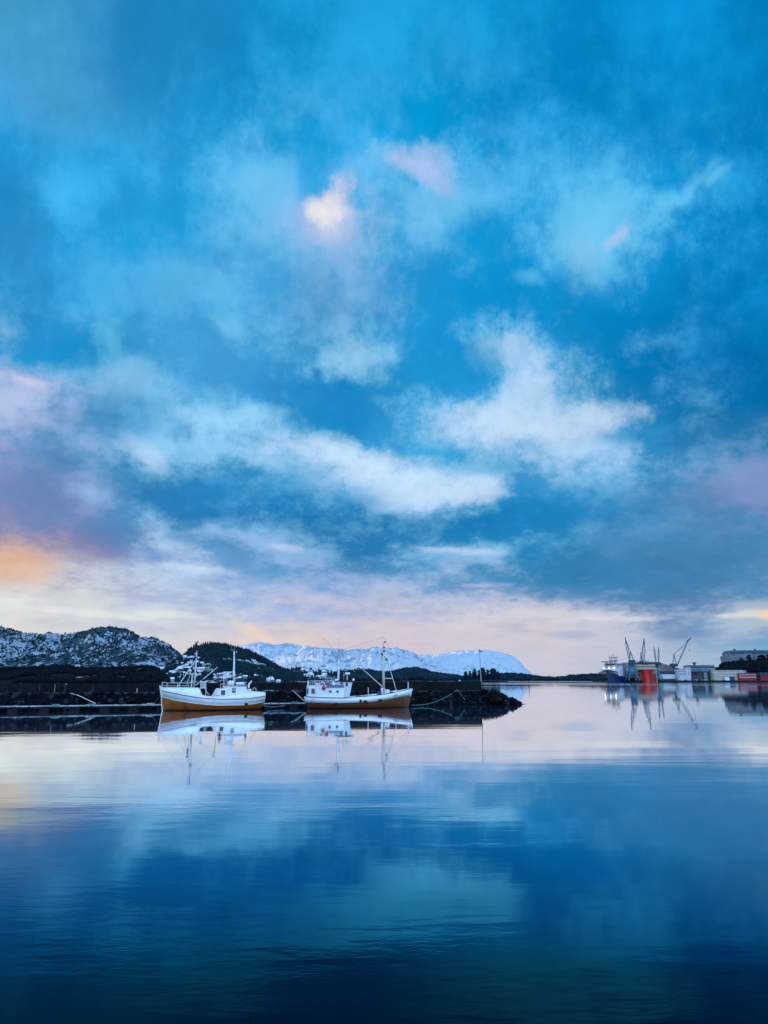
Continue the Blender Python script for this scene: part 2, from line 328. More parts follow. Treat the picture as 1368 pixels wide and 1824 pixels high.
    sp = W.n('ShaderNodeSeparateColor'); W.put(sp.inputs[0], gm.outputs[0])
    q = W.m('DIVIDE', sp.outputs[0], W.m('MAXIMUM', sp.outputs[2], 0.01))
    gg = W.rng(q, 0.08, 0.48, 1.24, 1.05)
    cbn = W.n('ShaderNodeCombineColor')
    W.put(cbn.inputs[0], W.m('MULTIPLY', sp.outputs[0], W.rng(q, 0.08, 0.48, 0.88, 1.04))); W.put(cbn.inputs[1], W.m('MULTIPLY', sp.outputs[1], gg)); W.put(cbn.inputs[2], W.m('MULTIPLY', sp.outputs[2], W.rng(q, 0.08, 0.48, 1.10, 1.07)))
    hsv = cbn.outputs[0]
    go = W.n('NodeGroupOutput'); W.put(go.inputs[0], hsv)
    W = NT(nt)
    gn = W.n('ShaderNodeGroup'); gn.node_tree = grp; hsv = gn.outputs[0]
    sky = W.n('ShaderNodeTexSky', sky_type='NISHITA')
    sky.sun_disc = False
    sky.sun_elevation = SUN_EL
    sky.sun_rotation = SUN_AZ
    sky.air_density = 1.0; sky.dust_density = 0.6; sky.ozone_density = 3.0
    bg1 = W.n('ShaderNodeBackground'); W.put(bg1.inputs[0], sky.outputs[0]); bg1.inputs[1].default_value = 0.06
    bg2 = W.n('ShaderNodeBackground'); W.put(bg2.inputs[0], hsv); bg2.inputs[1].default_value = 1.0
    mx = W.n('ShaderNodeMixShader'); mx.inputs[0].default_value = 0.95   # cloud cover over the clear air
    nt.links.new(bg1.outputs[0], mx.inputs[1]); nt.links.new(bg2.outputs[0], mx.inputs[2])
    out = W.n('ShaderNodeOutputWorld')
    nt.links.new(mx.outputs[0], out.inputs[0])
build_sky()
world.cycles.sampling_method = 'MANUAL'
world.cycles.sample_map_resolution = 512

sun_data = bpy.data.lights.new('sun', 'SUN')
sun_data.energy = 5.0
sun_data.angle = RAD(0.5)
sun_data.color = (1.0, 0.56, 0.30)
sun = bpy.data.objects.new('sun', sun_data)
COL.objects.link(sun)
_sd = Vector((math.sin(SUN_AZ) * math.cos(SUN_EL), math.cos(SUN_AZ) * math.cos(SUN_EL), math.sin(SUN_EL)))
sun.rotation_euler = _sd.to_track_quat('Z', 'Y').to_euler()
# ------------------------------------------------------------------ helpers
def mat(name):
    m = bpy.data.materials.new(name); m.use_nodes = True
    t = m.node_tree; t.nodes.clear()
    T = NT(t)
    o = T.n('ShaderNodeOutputMaterial'); b = T.n('ShaderNodeBsdfPrincipled')
    t.links.new(b.outputs[0], o.inputs[0])
    return m, T, b, o

# ------------------------------------------------------------------ water
def water_material():
    m, T, b, o = mat('harbour_water')
    pos = T.n('ShaderNodeNewGeometry').outputs['Position']
    T.t.nodes.remove(b)
    X, Y, Z = T.sep(pos)
    # capillary ripples, long low swell, and a patchy breeze that wakes them
    rot = T.n('ShaderNodeMapping'); T.put(rot.inputs[0], pos); rot.inputs[2].default_value = (0, 0, RAD(-14)); rot.inputs[3].default_value = (0.36, 1.0, 1.0)
    fine = T.noise(rot.outputs[0], 2.6, 4.0, 0.55, 0.3)
    mid = T.noise(rot.outputs[0], 0.42, 3.0, 0.5, 0.6)
    swell = T.noise(rot.outputs[0], 0.09, 2.0, 0.5)
    rot2 = T.n('ShaderNodeMapping'); T.put(rot2.inputs[0], pos); rot2.inputs[2].default_value = (0, 0, RAD(-10)); rot2.inputs[3].default_value = (0.25, 1.0, 1.0)
    patch = T.rng(T.noise(rot2.outputs[0], 0.11, 3.0, 0.55), 0.44, 0.66)
    near = T.rng(Y, 60.0, 12.0, 0.16, 1.3)
    far = T.rng(Y, 160.0, 420.0)
    farpatch = T.rng(T.noise(rot2.outputs[0], 0.006, 3.0, 0.5), 0.42, 0.6)
    amp = T.m('MULTIPLY', T.m('ADD', 0.10, T.m('MULTIPLY', patch, 0.9)), near)
    h = T.m('ADD', T.m('MULTIPLY', fine, T.m('MULTIPLY', amp, 0.0070)), T.m('MULTIPLY', mid, T.m('ADD', 0.0018, T.m('MULTIPLY', amp, 0.016))))
    h = T.m('ADD', h, T.m('MULTIPLY', swell, T.rng(Y, 18.0, 110.0, 0.050, 0.010)))
    bp = T.n('ShaderNodeBump'); bp.inputs['Strength'].default_value = 1.0; bp.inputs['Distance'].default_value = 1.0
    T.put(bp.inputs['Height'], h)
    # Fresnel: clear mirror at grazing angles, dark blue depth when looking down
    lw = T.n('ShaderNodeLayerWeight'); lw.inputs['Blend'].default_value = 0.5
    T.put(lw.inputs['Normal'], bp.outputs[0])
    refl = T.ramp(lw.outputs['Facing'], [(0.0, (0.001, 0.007, 0.010)), (0.60, (0.001, 0.007, 0.008)), (0.69, (0.004, 0.050, 0.070)),
        (0.755, (0.010, 0.235, 0.39)), (0.82, (0.20, 0.60, 0.71)), (0.88, (0.74, 0.92, 1.0)), (0.92, (1.0, 1.0, 1.0)), (1.0, (1, 1, 1))], 'B_SPLINE')
    gl = T.n('ShaderNodeBsdfGlossy')
    T.put(gl.inputs['Color'], refl); T.put(gl.inputs['Normal'], bp.outputs[0])
    T.put(gl.inputs['Roughness'], T.m('ADD', 0.03, T.m('MULTIPLY', T.m('MULTIPLY', far, farpatch), 0.10)))
    df = T.n('ShaderNodeBsdfDiffuse'); df.inputs['Color'].default_value = (0.0, 0.003, 0.007, 1)
    ad = T.n('ShaderNodeAddShader')
    T.t.links.new(gl.outputs[0], ad.inputs[0]); T.t.links.new(df.outputs[0], ad.inputs[1]); T.t.links.new(ad.outputs[0], o.inputs[0])
    return m

def water():
    bm = bmesh.new()
    R = 26000.0
    rings = [0, 60, 150, 400, 1200, 4000, 12000, R]
    prev = None; N = 64
    c = bm.verts.new((0, 0, 0))
    for r in rings[1:]:
        cur = [bm.verts.new((r * math.cos(2 * math.pi * k / N), r * math.sin(2 * math.pi * k / N), 0)) for k in range(N)]
        for k in range(N):
            if prev is None: bm.faces.new((c, cur[k], cur[(k + 1) % N]))
            else: bm.faces.new((prev[k], cur[k], cur[(k + 1) % N], prev[(k + 1) % N]))
        prev = cur
    me = bpy.data.meshes.new('water'); bm.to_mesh(me); bm.free()
    o = bpy.data.objects.new('water', me); COL.objects.link(o)
    me.materials.append(water_material())
    o['kind'] = 'structure'; o['label'] = 'calm dark blue harbour water mirroring the clouds'
    return o
water()
# ------------------------------------------------------------------ materials
def pm(name, c1, c2=None, scale=3.0, rough=0.6, bump=0.0, metal=0.0, lo=0.4, hi=0.62, detail=5.0, stretch=(1, 1, 1), spec=0.4, obj=True):
    """procedural paint / stone / wood: two albedos broken up by noise, with relief"""
    m, T, b, o = mat(name)
    tc = T.n('ShaderNodeTexCoord').outputs['Object' if obj else 'Generated']
    mp = T.n('ShaderNodeMapping'); T.put(mp.inputs[0], tc); mp.inputs[3].default_value = stretch
    nz = T.noise(mp.outputs[0], scale, detail, 0.62, 0.2)
    if c2 is None: c2 = tuple(v * 0.72 for v in c1)
    T.put(b.inputs['Base Color'], T.mix(T.rng(nz, lo, hi), rgba(c1), rgba(c2)))
    b.inputs['Roughness'].default_value = rough
    b.inputs['Metallic'].default_value = metal
    b.inputs['Specular IOR Level'].default_value = spec
    if bump:
        bp = T.n('ShaderNodeBump'); bp.inputs['Strength'].default_value = 0.6; bp.inputs['Distance'].default_value = bump
        T.put(bp.inputs['Height'], nz); T.put(b.inputs['Normal'], bp.outputs[0])
    return m

def glow(name, c, s):
    m = bpy.data.materials.new(name); m.use_nodes = True
    t = m.node_tree; t.nodes.clear(); T = NT(t)
    e = T.n('ShaderNodeEmission'); e.inputs[0].default_value = rgba(c); e.inputs[1].default_value = s
    o = T.n('ShaderNodeOutputMaterial'); t.links.new(e.outputs[0], o.inputs[0])
    return m

def hull_wood(name, c1, c2, dark):
    """varnished planking: seams, streaks running down, weed at the waterline"""
    m, T, b, o = mat(name)
    tc = T.n('ShaderNodeTexCoord').outputs['Object']
    x, y, z = T.sep(tc)
    grain = T.noise(T.v('MULTIPLY', tc, (0.5, 1, 6.0)), 2.2, 5.0, 0.6, 0.3)
    col = T.mix(T.rng(grain, 0.35, 0.65), rgba(c1), rgba(c2))
    streak = T.noise(T.v('MULTIPLY', tc, (2.6, 1, 0.25)), 1.0, 5.0, 0.65, 0.2)
    col = T.mix(T.rng(streak, 0.52, 0.72, 0.0, 0.9), col, rgba(dark))
    weed = T.m('ADD', z, T.m('MULTIPLY', T.m('SUBTRACT', T.noise(tc, 1.4, 4.0, 0.6), 0.5), 0.25))
    col = T.mix(T.rng(weed, 0.26, 0.08, 0.0, 1.0), col, rgba((0.010, 0.012, 0.012)))
    T.put(b.inputs['Base Color'], col)
    b.inputs['Roughness'].default_value = 0.45
    seam = T.m('ABSOLUTE', T.m('SINE', T.m('MULTIPLY', z, 19.0)))
    bp = T.n('ShaderNodeBump'); bp.inputs['Strength'].default_value = 0.5; bp.inputs['Distance'].default_value = 0.02
    T.put(bp.inputs['Height'], T.m('ADD', T.rng(seam, 0.0, 0.25), T.m('MULTIPLY', grain, 0.4)))
    T.put(b.inputs['Normal'], bp.outputs[0])
    return m

def white_paint(name, c=(0.84, 0.85, 0.86), rust=(0.42, 0.33, 0.25), amount=0.35):
    m, T, b, o = mat(name)
    tc = T.n('ShaderNodeTexCoord').outputs['Object']
    soft = T.noise(tc, 0.9, 4.0, 0.6)
    col = T.mix(T.rng(soft, 0.35, 0.7, 0.0, 0.5), rgba(c), rgba(tuple(v * 0.8 for v in c)))
    st = T.noise(T.v('MULTIPLY', tc, (3.4, 3.4, 0.35)), 1.3, 5.0, 0.7, 0.1)
    col = T.mix(T.rng(st, 0.58, 0.75, 0.0, amount), col, rgba(rust))
    T.put(b.inputs['Base Color'], col)
    b.inputs['Roughness'].default_value = 0.42
    bp = T.n('ShaderNodeBump'); bp.inputs['Strength'].default_value = 0.3; bp.inputs['Distance'].default_value = 0.03
    T.put(bp.inputs['Height'], T.noise(T.v('MULTIPLY', tc, (0.4, 1, 5)), 1.5, 3.0, 0.5)); T.put(b.inputs['Normal'], bp.outputs[0])
    return m

def hillside(name, snow, dark, dark2, scale, cover, streak=0.0, tint=None, nzw=0.9):
    """snow lying between rock, heather and scrub; steeper ground holds less"""
    m, T, b, o = mat(name)
    g = T.n('ShaderNodeNewGeometry')
    pos = g.outputs['Position']; nx, ny, nz = T.sep(g.outputs['Normal'])
    p = T.v('MULTIPLY', pos, (1.0, 0.6, 1.5))
    a = T.noise(p, scale, 8.0, 0.66, 0.6)
    c = T.noise(p, scale * 7.0, 5.0, 0.65, 0.4)
    big = T.noise(p, scale * 0.22, 3.0, 0.5, 0.3)
    s = T.m('ADD', T.m('MULTIPLY', T.m('SUBTRACT', a, 0.5), 1.5), T.m('MULTIPLY', T.m('SUBTRACT', c, 0.5), 1.7))
    s = T.m('ADD', s, T.m('MULTIPLY', T.m('SUBTRACT', big, 0.5), 1.2))
    if streak:
        gl = T.noise(T.v('MULTIPLY', pos, (1.0, 0.35, 0.3)), scale * 3.0, 6.0, 0.7, 1.2)
        s = T.m('ADD', s, T.m('MULTIPLY', T.m('SUBTRACT', gl, 0.5), streak))
    s = T.m('ADD', s, T.m('MULTIPLY', T.m('SUBTRACT', nz, 0.75), nzw))
    f = T.rng(s, -cover - 0.10, -cover + 0.12)
    d = T.mix(T.rng(c, 0.4, 0.62), rgba(dark), rgba(dark2))
    T.put(b.inputs['Base Color'], T.mix(f, d, rgba(snow)))
    b.inputs['Roughness'].default_value = 0.85
    b.inputs['Specular IOR Level'].default_value = 0.02
    bp = T.n('ShaderNodeBump'); bp.inputs['Strength'].default_value = 0.7; bp.inputs['Distance'].default_value = 0.12 / scale
    T.put(bp.inputs['Height'], a); T.put(b.inputs['Normal'], bp.outputs[0])
    return m

M = {}
M['white'] = white_paint('white_boat_paint')
M['white2'] = white_paint('house_white_paint', (0.80, 0.81, 0.82), (0.5, 0.42, 0.34), 0.2)
M['cool_white'] = white_paint('grey_white_topsides', (0.60, 0.66, 0.74), (0.35, 0.33, 0.30), 0.3)
M['orange_wood'] = hull_wood('varnished_orange_hull', (0.34, 0.088, 0.005), (0.24, 0.056, 0.004), (0.025, 0.010, 0.005))
M['brown_wood'] = hull_wood('varnished_brown_hull', (0.16, 0.044, 0.009), (0.11, 0.030, 0.007), (0.03, 0.012, 0.007))
M['black'] = pm('black_paint', (0.010, 0.011, 0.013), (0.018, 0.018, 0.02), 4.0, 0.6, spec=0.15)
M['rubber'] = pm('black_rubber', (0.012, 0.012, 0.013), (0.02, 0.02, 0.02), 5.0, 0.8, 0.01, spec=0.1)
M['glass'] = pm('dark_window_glass', (0.010, 0.018, 0.030), (0.02, 0.03, 0.045), 1.0, 0.08, spec=0.6)
M['steel'] = pm('galvanised_steel', (0.34, 0.37, 0.40), (0.22, 0.24, 0.26), 6.0, 0.45, metal=0.3)
M['pale_steel'] = pm('pale_painted_steel', (0.66, 0.66, 0.66), (0.50, 0.50, 0.49), 5.0, 0.5)
M['mast_wood'] = pm('pale_varnished_mast', (0.62, 0.58, 0.52), (0.48, 0.42, 0.36), 1.6, 0.5, stretch=(1, 1, 0.25))
M['grey_blue'] = pm('grey_blue_boards', (0.10, 0.17, 0.23), (0.07, 0.13, 0.19), 3.0, 0.6)
M['deck'] = pm('dark_green_deck', (0.030, 0.06, 0.06), (0.02, 0.035, 0.035), 3.0, 0.8, 0.01)
M['red'] = pm('red_vinyl', (0.62, 0.012, 0.010), (0.48, 0.01, 0.01), 4.0, 0.35)
M['maroon'] = pm('faded_red_float', (0.30, 0.02, 0.05), (0.22, 0.02, 0.04), 4.0, 0.5)
M['blue_plastic'] = pm('blue_plastic', (0.015, 0.035, 0.40), (0.01, 0.03, 0.3), 4.0, 0.4)
M['tarp'] = pm('faded_pink_tarpaulin', (0.42, 0.36, 0.44), (0.16, 0.10, 0.14), 2.5, 0.7, 0.05)
M['rope'] = pm('teal_rope', (0.05, 0.24, 0.24), (0.03, 0.15, 0.16), 8.0, 0.8, 0.01)
M['pale_rope'] = pm('pale_rope', (0.35, 0.42, 0.46), (0.22, 0.28, 0.32), 8.0, 0.8, 0.01)
M['dark_line'] = pm('dark_rigging_wire', (0.06, 0.065, 0.07), (0.04, 0.04, 0.045), 3.0, 0.5)
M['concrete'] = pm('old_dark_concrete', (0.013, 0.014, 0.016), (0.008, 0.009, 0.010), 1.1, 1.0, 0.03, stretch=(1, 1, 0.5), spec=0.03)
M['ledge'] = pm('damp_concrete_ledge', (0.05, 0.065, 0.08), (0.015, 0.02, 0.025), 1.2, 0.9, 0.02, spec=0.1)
M['pontoon_deck'] = pm('frosted_pontoon_deck', (0.42, 0.47, 0.52), (0.16, 0.19, 0.22), 1.3, 0.8, 0.01, stretch=(1, 0.4, 1))
M['dark_timber'] = pm('wet_black_timber', (0.012, 0.013, 0.015), (0.018, 0.020, 0.022), 3.0, 0.9, 0.01, spec=0.08)
M['net'] = pm('teal_fishing_net', (0.06, 0.28, 0.26), (0.02, 0.10, 0.10), 9.0, 0.9, 0.05)
M['brown_net'] = pm('brown_dry_weed', (0.09, 0.045, 0.03), (0.03, 0.02, 0.018), 7.0, 0.9, 0.05)
M['rust'] = pm('rusty_iron', (0.085, 0.035, 0.025), (0.04, 0.02, 0.016), 4.0, 0.8)
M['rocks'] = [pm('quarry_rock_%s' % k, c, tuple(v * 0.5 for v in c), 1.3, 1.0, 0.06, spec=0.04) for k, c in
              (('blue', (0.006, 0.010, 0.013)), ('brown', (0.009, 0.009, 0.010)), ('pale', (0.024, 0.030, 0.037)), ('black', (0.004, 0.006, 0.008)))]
M['curtain'] = pm('pale_curtain', (0.55, 0.56, 0.58), None, 4.0, 0.9)
M['sign_white'] = pm('white_board', (0.72, 0.76, 0.80), None, 4.0, 0.6)
M['letter'] = pm('dark_blue_lettering', (0.012, 0.03, 0.07), None, 4.0, 0.6)

# ------------------------------------------------------------------ mesh builder
class MB:
    def __init__(s): s.v = []; s.f = []; s.smooth = False
    def add(s, vs, fs):
        k = len(s.v); s.v += [tuple(p) for p in vs]; s.f += [tuple(i + k for i in f) for f in fs]; return s
    def box(s, x0, x1, y0, y1, z0, z1, bev=0.0):
        if bev <= 0 or min(x1 - x0, y1 - y0, z1 - z0) < bev * 2.2:
            return s.add([(x0, y0, z0), (x1, y0, z0), (x1, y1, z0), (x0, y1, z0), (x0, y0, z1), (x1, y0, z1), (x1, y1, z1), (x0, y1, z1)],
                     [(0, 3, 2, 1), (4, 5, 6, 7), (0, 1, 5, 4), (1, 2, 6, 5), (2, 3, 7, 6), (3, 0, 4, 7)])
        bm = bmesh.new(); bmesh.ops.create_cube(bm, size=1)
        for w in bm.verts: w.co = ((x0 + x1) / 2 + w.co.x * (x1 - x0), (y0 + y1) / 2 + w.co.y * (y1 - y0), (z0 + z1) / 2 + w.co.z * (z1 - z0))
        bmesh.ops.bevel(bm, geom=list(bm.edges), offset=bev, segments=1, affect='EDGES', profile=0.7)
        bm.verts.index_update()
        s.add([w.co[:] for w in bm.verts], [tuple(w.index for w in f.verts) for f in bm.faces]); bm.free()
        return s
    def tube(s, pts, r, n=6, r2=None, cap=True):
        pts = [Vector(p) for p in pts]; m = len(pts)
        if m < 2: return s
        up = Vector((0, 0, 1)); vs = []; fs = []
        for i, p in enumerate(pts):
            d = (pts[min(i + 1, m - 1)] - pts[max(i - 1, 0)]).normalized()
            a = d.cross(up)
            if a.length < 1e-3: a = d.cross(Vector((0, 1, 0)))
            a.normalize(); b = a.cross(d).normalized()
            t = i / (m - 1); rr = r if r2 is None else r + (r2 - r) * t
            for k in range(n):
                an = 2 * math.pi * k / n
                vs.append(p + a * math.cos(an) * rr + b * math.sin(an) * rr)
        for i in range(m - 1):
            for k in range(n):
                fs.append((i * n + k, i * n + (k + 1) % n, (i + 1) * n + (k + 1) % n, (i + 1) * n + k))
        if cap:
            fs.append(tuple(range(n))[::-1]); fs.append(tuple((m - 1) * n + k for k in range(n)))
        return s.add(vs, fs)
    def lathe(s, prof, c=(0, 0, 0), n=12, axis='z'):
        vs = []; fs = []
        for r, h in prof:
            for k in range(n):
                a = 2 * math.pi * k / n
                p = (r * math.cos(a), r * math.sin(a), h)
                if axis == 'x': p = (h, p[0], p[1])
                elif axis == 'y': p = (p[0], h, p[1])
                vs.append((p[0] + c[0], p[1] + c[1], p[2] + c[2]))
        m = len(prof)
        for i in range(m - 1):
            for k in range(n): fs.append((i * n + k, i * n + (k + 1) % n, (i + 1) * n + (k + 1) % n, (i + 1) * n + k))
        fs.append(tuple(range(n))[::-1]); fs.append(tuple((m - 1) * n + k for k in range(n)))
        return s.add(vs, fs)
    def prism(s, poly, y0, y1):
        """polygon in x,z pushed from y0 to y1"""
        n = len(poly)
        vs = [(p[0], y0, p[1]) for p in poly] + [(p[0], y1, p[1]) for p in poly]
        fs = [tuple(range(n)), tuple(range(2 * n - 1, n - 1, -1))] + [(i, (i + 1) % n + 0, (i + 1) % n + n, i + n)[::-1] for i in range(n)]
        return s.add(vs, fs)
    def blob(s, c, r, seed=0, sub=1, jit=0.25, sq=(1, 1, 1)):
        bm = bmesh.new(); bmesh.ops.create_icosphere(bm, subdivisions=sub, radius=1.0)
        rd = random.Random(seed)
        for w in bm.verts: w.co = w.co * (1 + rd.uniform(-jit, jit))
        bm.verts.index_update()
        s.add([(c[0] + w.co.x * r * sq[0], c[1] + w.co.y * r * sq[1], c[2] + w.co.z * r * sq[2]) for w in bm.verts], [tuple(w.index for w in f.verts) for f in bm.faces]); bm.free()
        return s
    def build(s, name, material=None, parent=None, smooth=False, label=None):
        me = bpy.data.meshes.new(name)
        me.from_pydata(s.v, [], s.f); me.validate(); me.update()
        bm = bmesh.new(); bm.from_mesh(me); bmesh.ops.recalc_face_normals(bm, faces=bm.faces); bm.to_mesh(me); bm.free()
        if smooth:
            for p in me.polygons: p.use_smooth = True
        if material is not None: me.materials.append(material)
        o = bpy.data.objects.new(name, me); COL.objects.link(o)
        if parent is not None: o.parent = parent
        if label: o['label'] = label
        return o

def tag(o, label=None, cat=None, group=None, kind=None):
    if label: o['label'] = label
    if cat: o['category'] = cat
    if group: o['group'] = group
    if kind: o['kind'] = kind
    return o

def thing(name, loc, rz, label, cat, group=None, scale=None):
    o = bpy.data.objects.new(name, None); COL.objects.link(o)
    o.location = loc; o.rotation_euler = (0, 0, rz); o.empty_display_size = 0.5
    return tag(o, label, cat, group)

def grid_mesh(name, P, material, smooth=True, parent=None):
    """P: array rows x cols x 3"""
    r, c = P.shape[:2]
    me = bpy.data.meshes.new(name)
    idx = np.arange(r * c).reshape(r, c)
    q = np.stack([idx[:-1, :-1], idx[:-1, 1:], idx[1:, 1:], idx[1:, :-1]], -1).reshape(-1, 4)
    me.vertices.add(r * c); me.vertices.foreach_set('co', P.reshape(-1).astype(np.float32))
    me.loops.add(q.size); me.loops.foreach_set('vertex_index', q.reshape(-1).astype(np.int32))
    me.polygons.add(len(q)); me.polygons.foreach_set('loop_start', np.arange(0, q.size, 4, dtype=np.int32))
    me.polygons.foreach_set('loop_total', np.full(len(q), 4, np.int32))
    me.update(calc_edges=True); me.validate()
    if smooth: me.polygons.foreach_set('use_smooth', np.ones(len(q), bool))
    me.materials.append(material)
    o = bpy.data.objects.new(name, me); COL.objects.link(o)
    if parent is not None: o.parent = parent
    return o

def copies_mesh(name, tv, tf, places, material, parent=None):
    """places: list of (x,y,z,scale_xy,scale_z,rot); one joined mesh of triangles"""
    pl = np.array(places, float); n = len(pl); tv = np.array(tv, float); tf = np.array(tf, int)
    c, s = np.cos(pl[:, 5])[:, None], np.sin(pl[:, 5])[:, None]
    X = (tv[None, :, 0] * c - tv[None, :, 1] * s) * pl[:, 3:4] + pl[:, 0:1]
    Y = (tv[None, :, 0] * s + tv[None, :, 1] * c) * pl[:, 3:4] + pl[:, 1:2]
    Z = tv[None, :, 2] * pl[:, 4:5] + pl[:, 2:3]
    P = np.stack([X, Y, Z], -1).reshape(-1, 3)
    F = (tf[None] + (np.arange(n) * len(tv))[:, None, None]).reshape(-1, 3)
    me = bpy.data.meshes.new(name)
    me.vertices.add(len(P)); me.vertices.foreach_set('co', P.reshape(-1).astype(np.float32))
    me.loops.add(F.size); me.loops.foreach_set('vertex_index', F.reshape(-1).astype(np.int32))
    me.polygons.add(len(F)); me.polygons.foreach_set('loop_start', np.arange(0, F.size, 3, dtype=np.int32))
    me.polygons.foreach_set('loop_total', np.full(len(F), 3, np.int32))
    me.update(calc_edges=True); me.materials.append(material)
    o = bpy.data.objects.new(name, me); COL.objects.link(o)
    if parent is not None: o.parent = parent
    return o

def text_mesh(txt, size, name, material, parent, loc, rot):
    cu = bpy.data.curves.new(name, 'FONT'); cu.body = txt; cu.size = size; cu.extrude = 0.006; cu.align_x = 'CENTER'; cu.align_y = 'CENTER'
    tmp = bpy.data.objects.new(name + '_tmp', cu); COL.objects.link(tmp)
    dg = bpy.context.evaluated_depsgraph_get()
    me = bpy.data.meshes.new_from_object(tmp.evaluated_get(dg))
    bpy.data.objects.remove(tmp); bpy.data.curves.remove(cu)
    me.name = name; me.materials.clear(); me.materials.append(material)
    o = bpy.data.objects.new(name, me); COL.objects.link(o); o.parent = parent
    o.location = loc; o.rotation_euler = rot
    return o

# the line of the breakwater: everything in the small harbour is measured along it
OX, OY, ANG = -24.1, 106.5, RAD(20.5)
EV = Vector((math.cos(ANG), math.sin(ANG), 0)); NV = Vector((-math.sin(ANG), math.cos(ANG), 0))
O0 = Vector((OX, OY, 0))
def line_pt(s, off, z=0.0):
    p = O0 + EV * s + NV * off
    return Vector((p.x, p.y, z))
def srv(px, py, off):
    d = pdir(px, py); t = (off - (Vector((0, 0, 0)) - O0).dot(NV)) / d.dot(NV)
    p = Vector((0, 0, CAM_Z)) + d * t
    return (p - O0).dot(EV), p.z
# ------------------------------------------------------------------ terrain
def fbm(x, y, oct=5, seed=0.0, h=0.9):
    return mnoise.fractal(Vector((x, y, seed)), h, 2.1, oct)

def ridge_land(name, prof, Y, front, back, material, label, drop=0.0, rows=40, cols=260, amp=0.10, nscale=0.012, crest=0.02, shape=0.75, foot=-3.0, seed=0.0, smooth=True):
    """a ridge whose crest was surveyed as (column,row) pairs at depth Y, with real slopes before and behind"""
    px = [p[0] for p in prof]; py = [p[1] + drop for p in prof]
    dens_ = np.linspace(px[0], px[-1], 2000); wgt = np.where((dens_ > -60) & (dens_ < 1430), 1.0, 0.06)
    cw = np.concatenate([[0], np.cumsum(wgt)[:-1]]); cs = np.interp(np.linspace(0, cw[-1], cols), cw, dens_)
    P = np.zeros((rows, cols, 3))
    for i, c in enumerate(cs):
        top = at(c, float(np.interp(c, px, py)), Y)
        ux = top.x / Y
        zt = max(top.z, 0.0)
        cn = fbm(top.x * nscale * 6, 3.0, 6, seed) * crest
        for j in range(rows):
            t = j / (rows - 1) * 2 - 1                  # -1 front foot, 0 crest, 1 back foot
            tt = t + fbm(top.x * nscale * 0.8, 9.0, 3, seed + 5) * 0.10 * (1 - abs(t))
            yy = Y + (t * front if t < 0 else t * back)
            k = 1 - abs(t)
            s = math.sin(k * math.pi / 2) ** shape
            n = fbm(top.x * nscale, yy * nscale, 6, seed)
            n2 = abs(fbm(top.x * nscale * 2.2, yy * nscale * 1.4, 5, seed + 3))
            w = min(1.0, abs(t) * 5) * k
            z = foot + (zt - foot) * s * (1 + cn) + zt * amp * (n - n2 * 0.9) * w * 2.2
            z = min(z, foot + (zt * 1.01 - foot) * (0.25 + 0.75 * s) if t < 0 else 1e9)
            P[j, i] = (ux * yy, yy, z)
    o = grid_mesh(name, P, material, smooth)
    tag(o, label, kind='structure')
    return P

def on_land(P, u, v):
    r, c = P.shape[:2]
    fj, fi = v * (r - 1.001), u * (c - 1.001)
    j, i = int(fj), int(fi); a, b = fj - j, fi - i
    return P[j, i] * (1 - a) * (1 - b) + P[j + 1, i] * a * (1 - b) + P[j, i + 1] * (1 - a) * b + P[j + 1, i + 1] * a * b

def u_of(P, px, Y):
    x = xat(px, Y) / Y
    q = P[0, :, 0] / P[0, :, 1]
    return float(np.interp(x, q, np.arange(len(q)))) / (len(q) - 1)

def conifer_template(seed=1):
    rd = random.Random(seed); vs = []; fs = []
    for t, (r, z0, z1) in enumerate(((0.26, 0.06, 0.55), (0.20, 0.32, 0.80), (0.12, 0.58, 1.0))):
        k = len(vs)
        for a in range(6):
            rr = r * rd.uniform(0.7, 1.25); an = a * math.pi / 3 + t * 0.5
            vs.append((rr * math.cos(an), rr * math.sin(an), z0 + rd.uniform(-0.05, 0.05)))
        vs.append((rd.uniform(-.02, .02), rd.uniform(-.02, .02), z1))
        for a in range(6): fs.append((k + a, k + (a + 1) % 6, k + 6))
    return vs, fs
def scrub_template(seed=2):
    rd = random.Random(seed); vs = []; fs = []
    for t in range(3):
        bm = bmesh.new(); bmesh.ops.create_icosphere(bm, subdivisions=1, radius=0.30)
        off = Vector((rd.uniform(-.3, .3), rd.uniform(-.3, .3), rd.uniform(0.3, 0.7)))
        bm.verts.index_update(); k = len(vs)
        for w in bm.verts: vs.append(tuple(w.co * rd.uniform(0.7, 1.3) + off))
        for f in bm.faces: fs.append(tuple(k + w.index for w in f.verts))
        bm.free()
    return vs, fs
CON = conifer_template(); SCR = scrub_template()

snow_c = (0.62, 0.66, 0.72)
M['snow_hill'] = hillside('patchy_snow_on_heather', (0.30, 0.36, 0.43), (0.010, 0.030, 0.042), (0.045, 0.080, 0.098), 0.018, -0.22, nzw=0.9)  # blue tint in the dark patches stands in for haze
M['forest_hill'] = hillside('dark_wooded_slope', (0.46, 0.52, 0.58), (0.008, 0.018, 0.024), (0.014, 0.028, 0.034), 0.016, -0.34)  # dark tones tinted blue in place of haze
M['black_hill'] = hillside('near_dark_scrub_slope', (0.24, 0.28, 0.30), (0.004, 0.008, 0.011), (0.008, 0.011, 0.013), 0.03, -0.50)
M['snow_mountain'] = hillside('haze_tinted_snow', (0.43, 0.49, 0.55), (0.16, 0.24, 0.33), (0.27, 0.35, 0.43), 0.0024, 0.16, streak=3.2, nzw=0.5)  # haze mixed into the snow and rock colours as blue
M['pale_mountain'] = hillside('pale_haze_tinted_snow', (0.45, 0.51, 0.58), (0.24, 0.32, 0.41), (0.32, 0.40, 0.48), 0.0030, 0.28, streak=2.4, nzw=0.5)  # blue-grey snow and rock tones carry painted haze
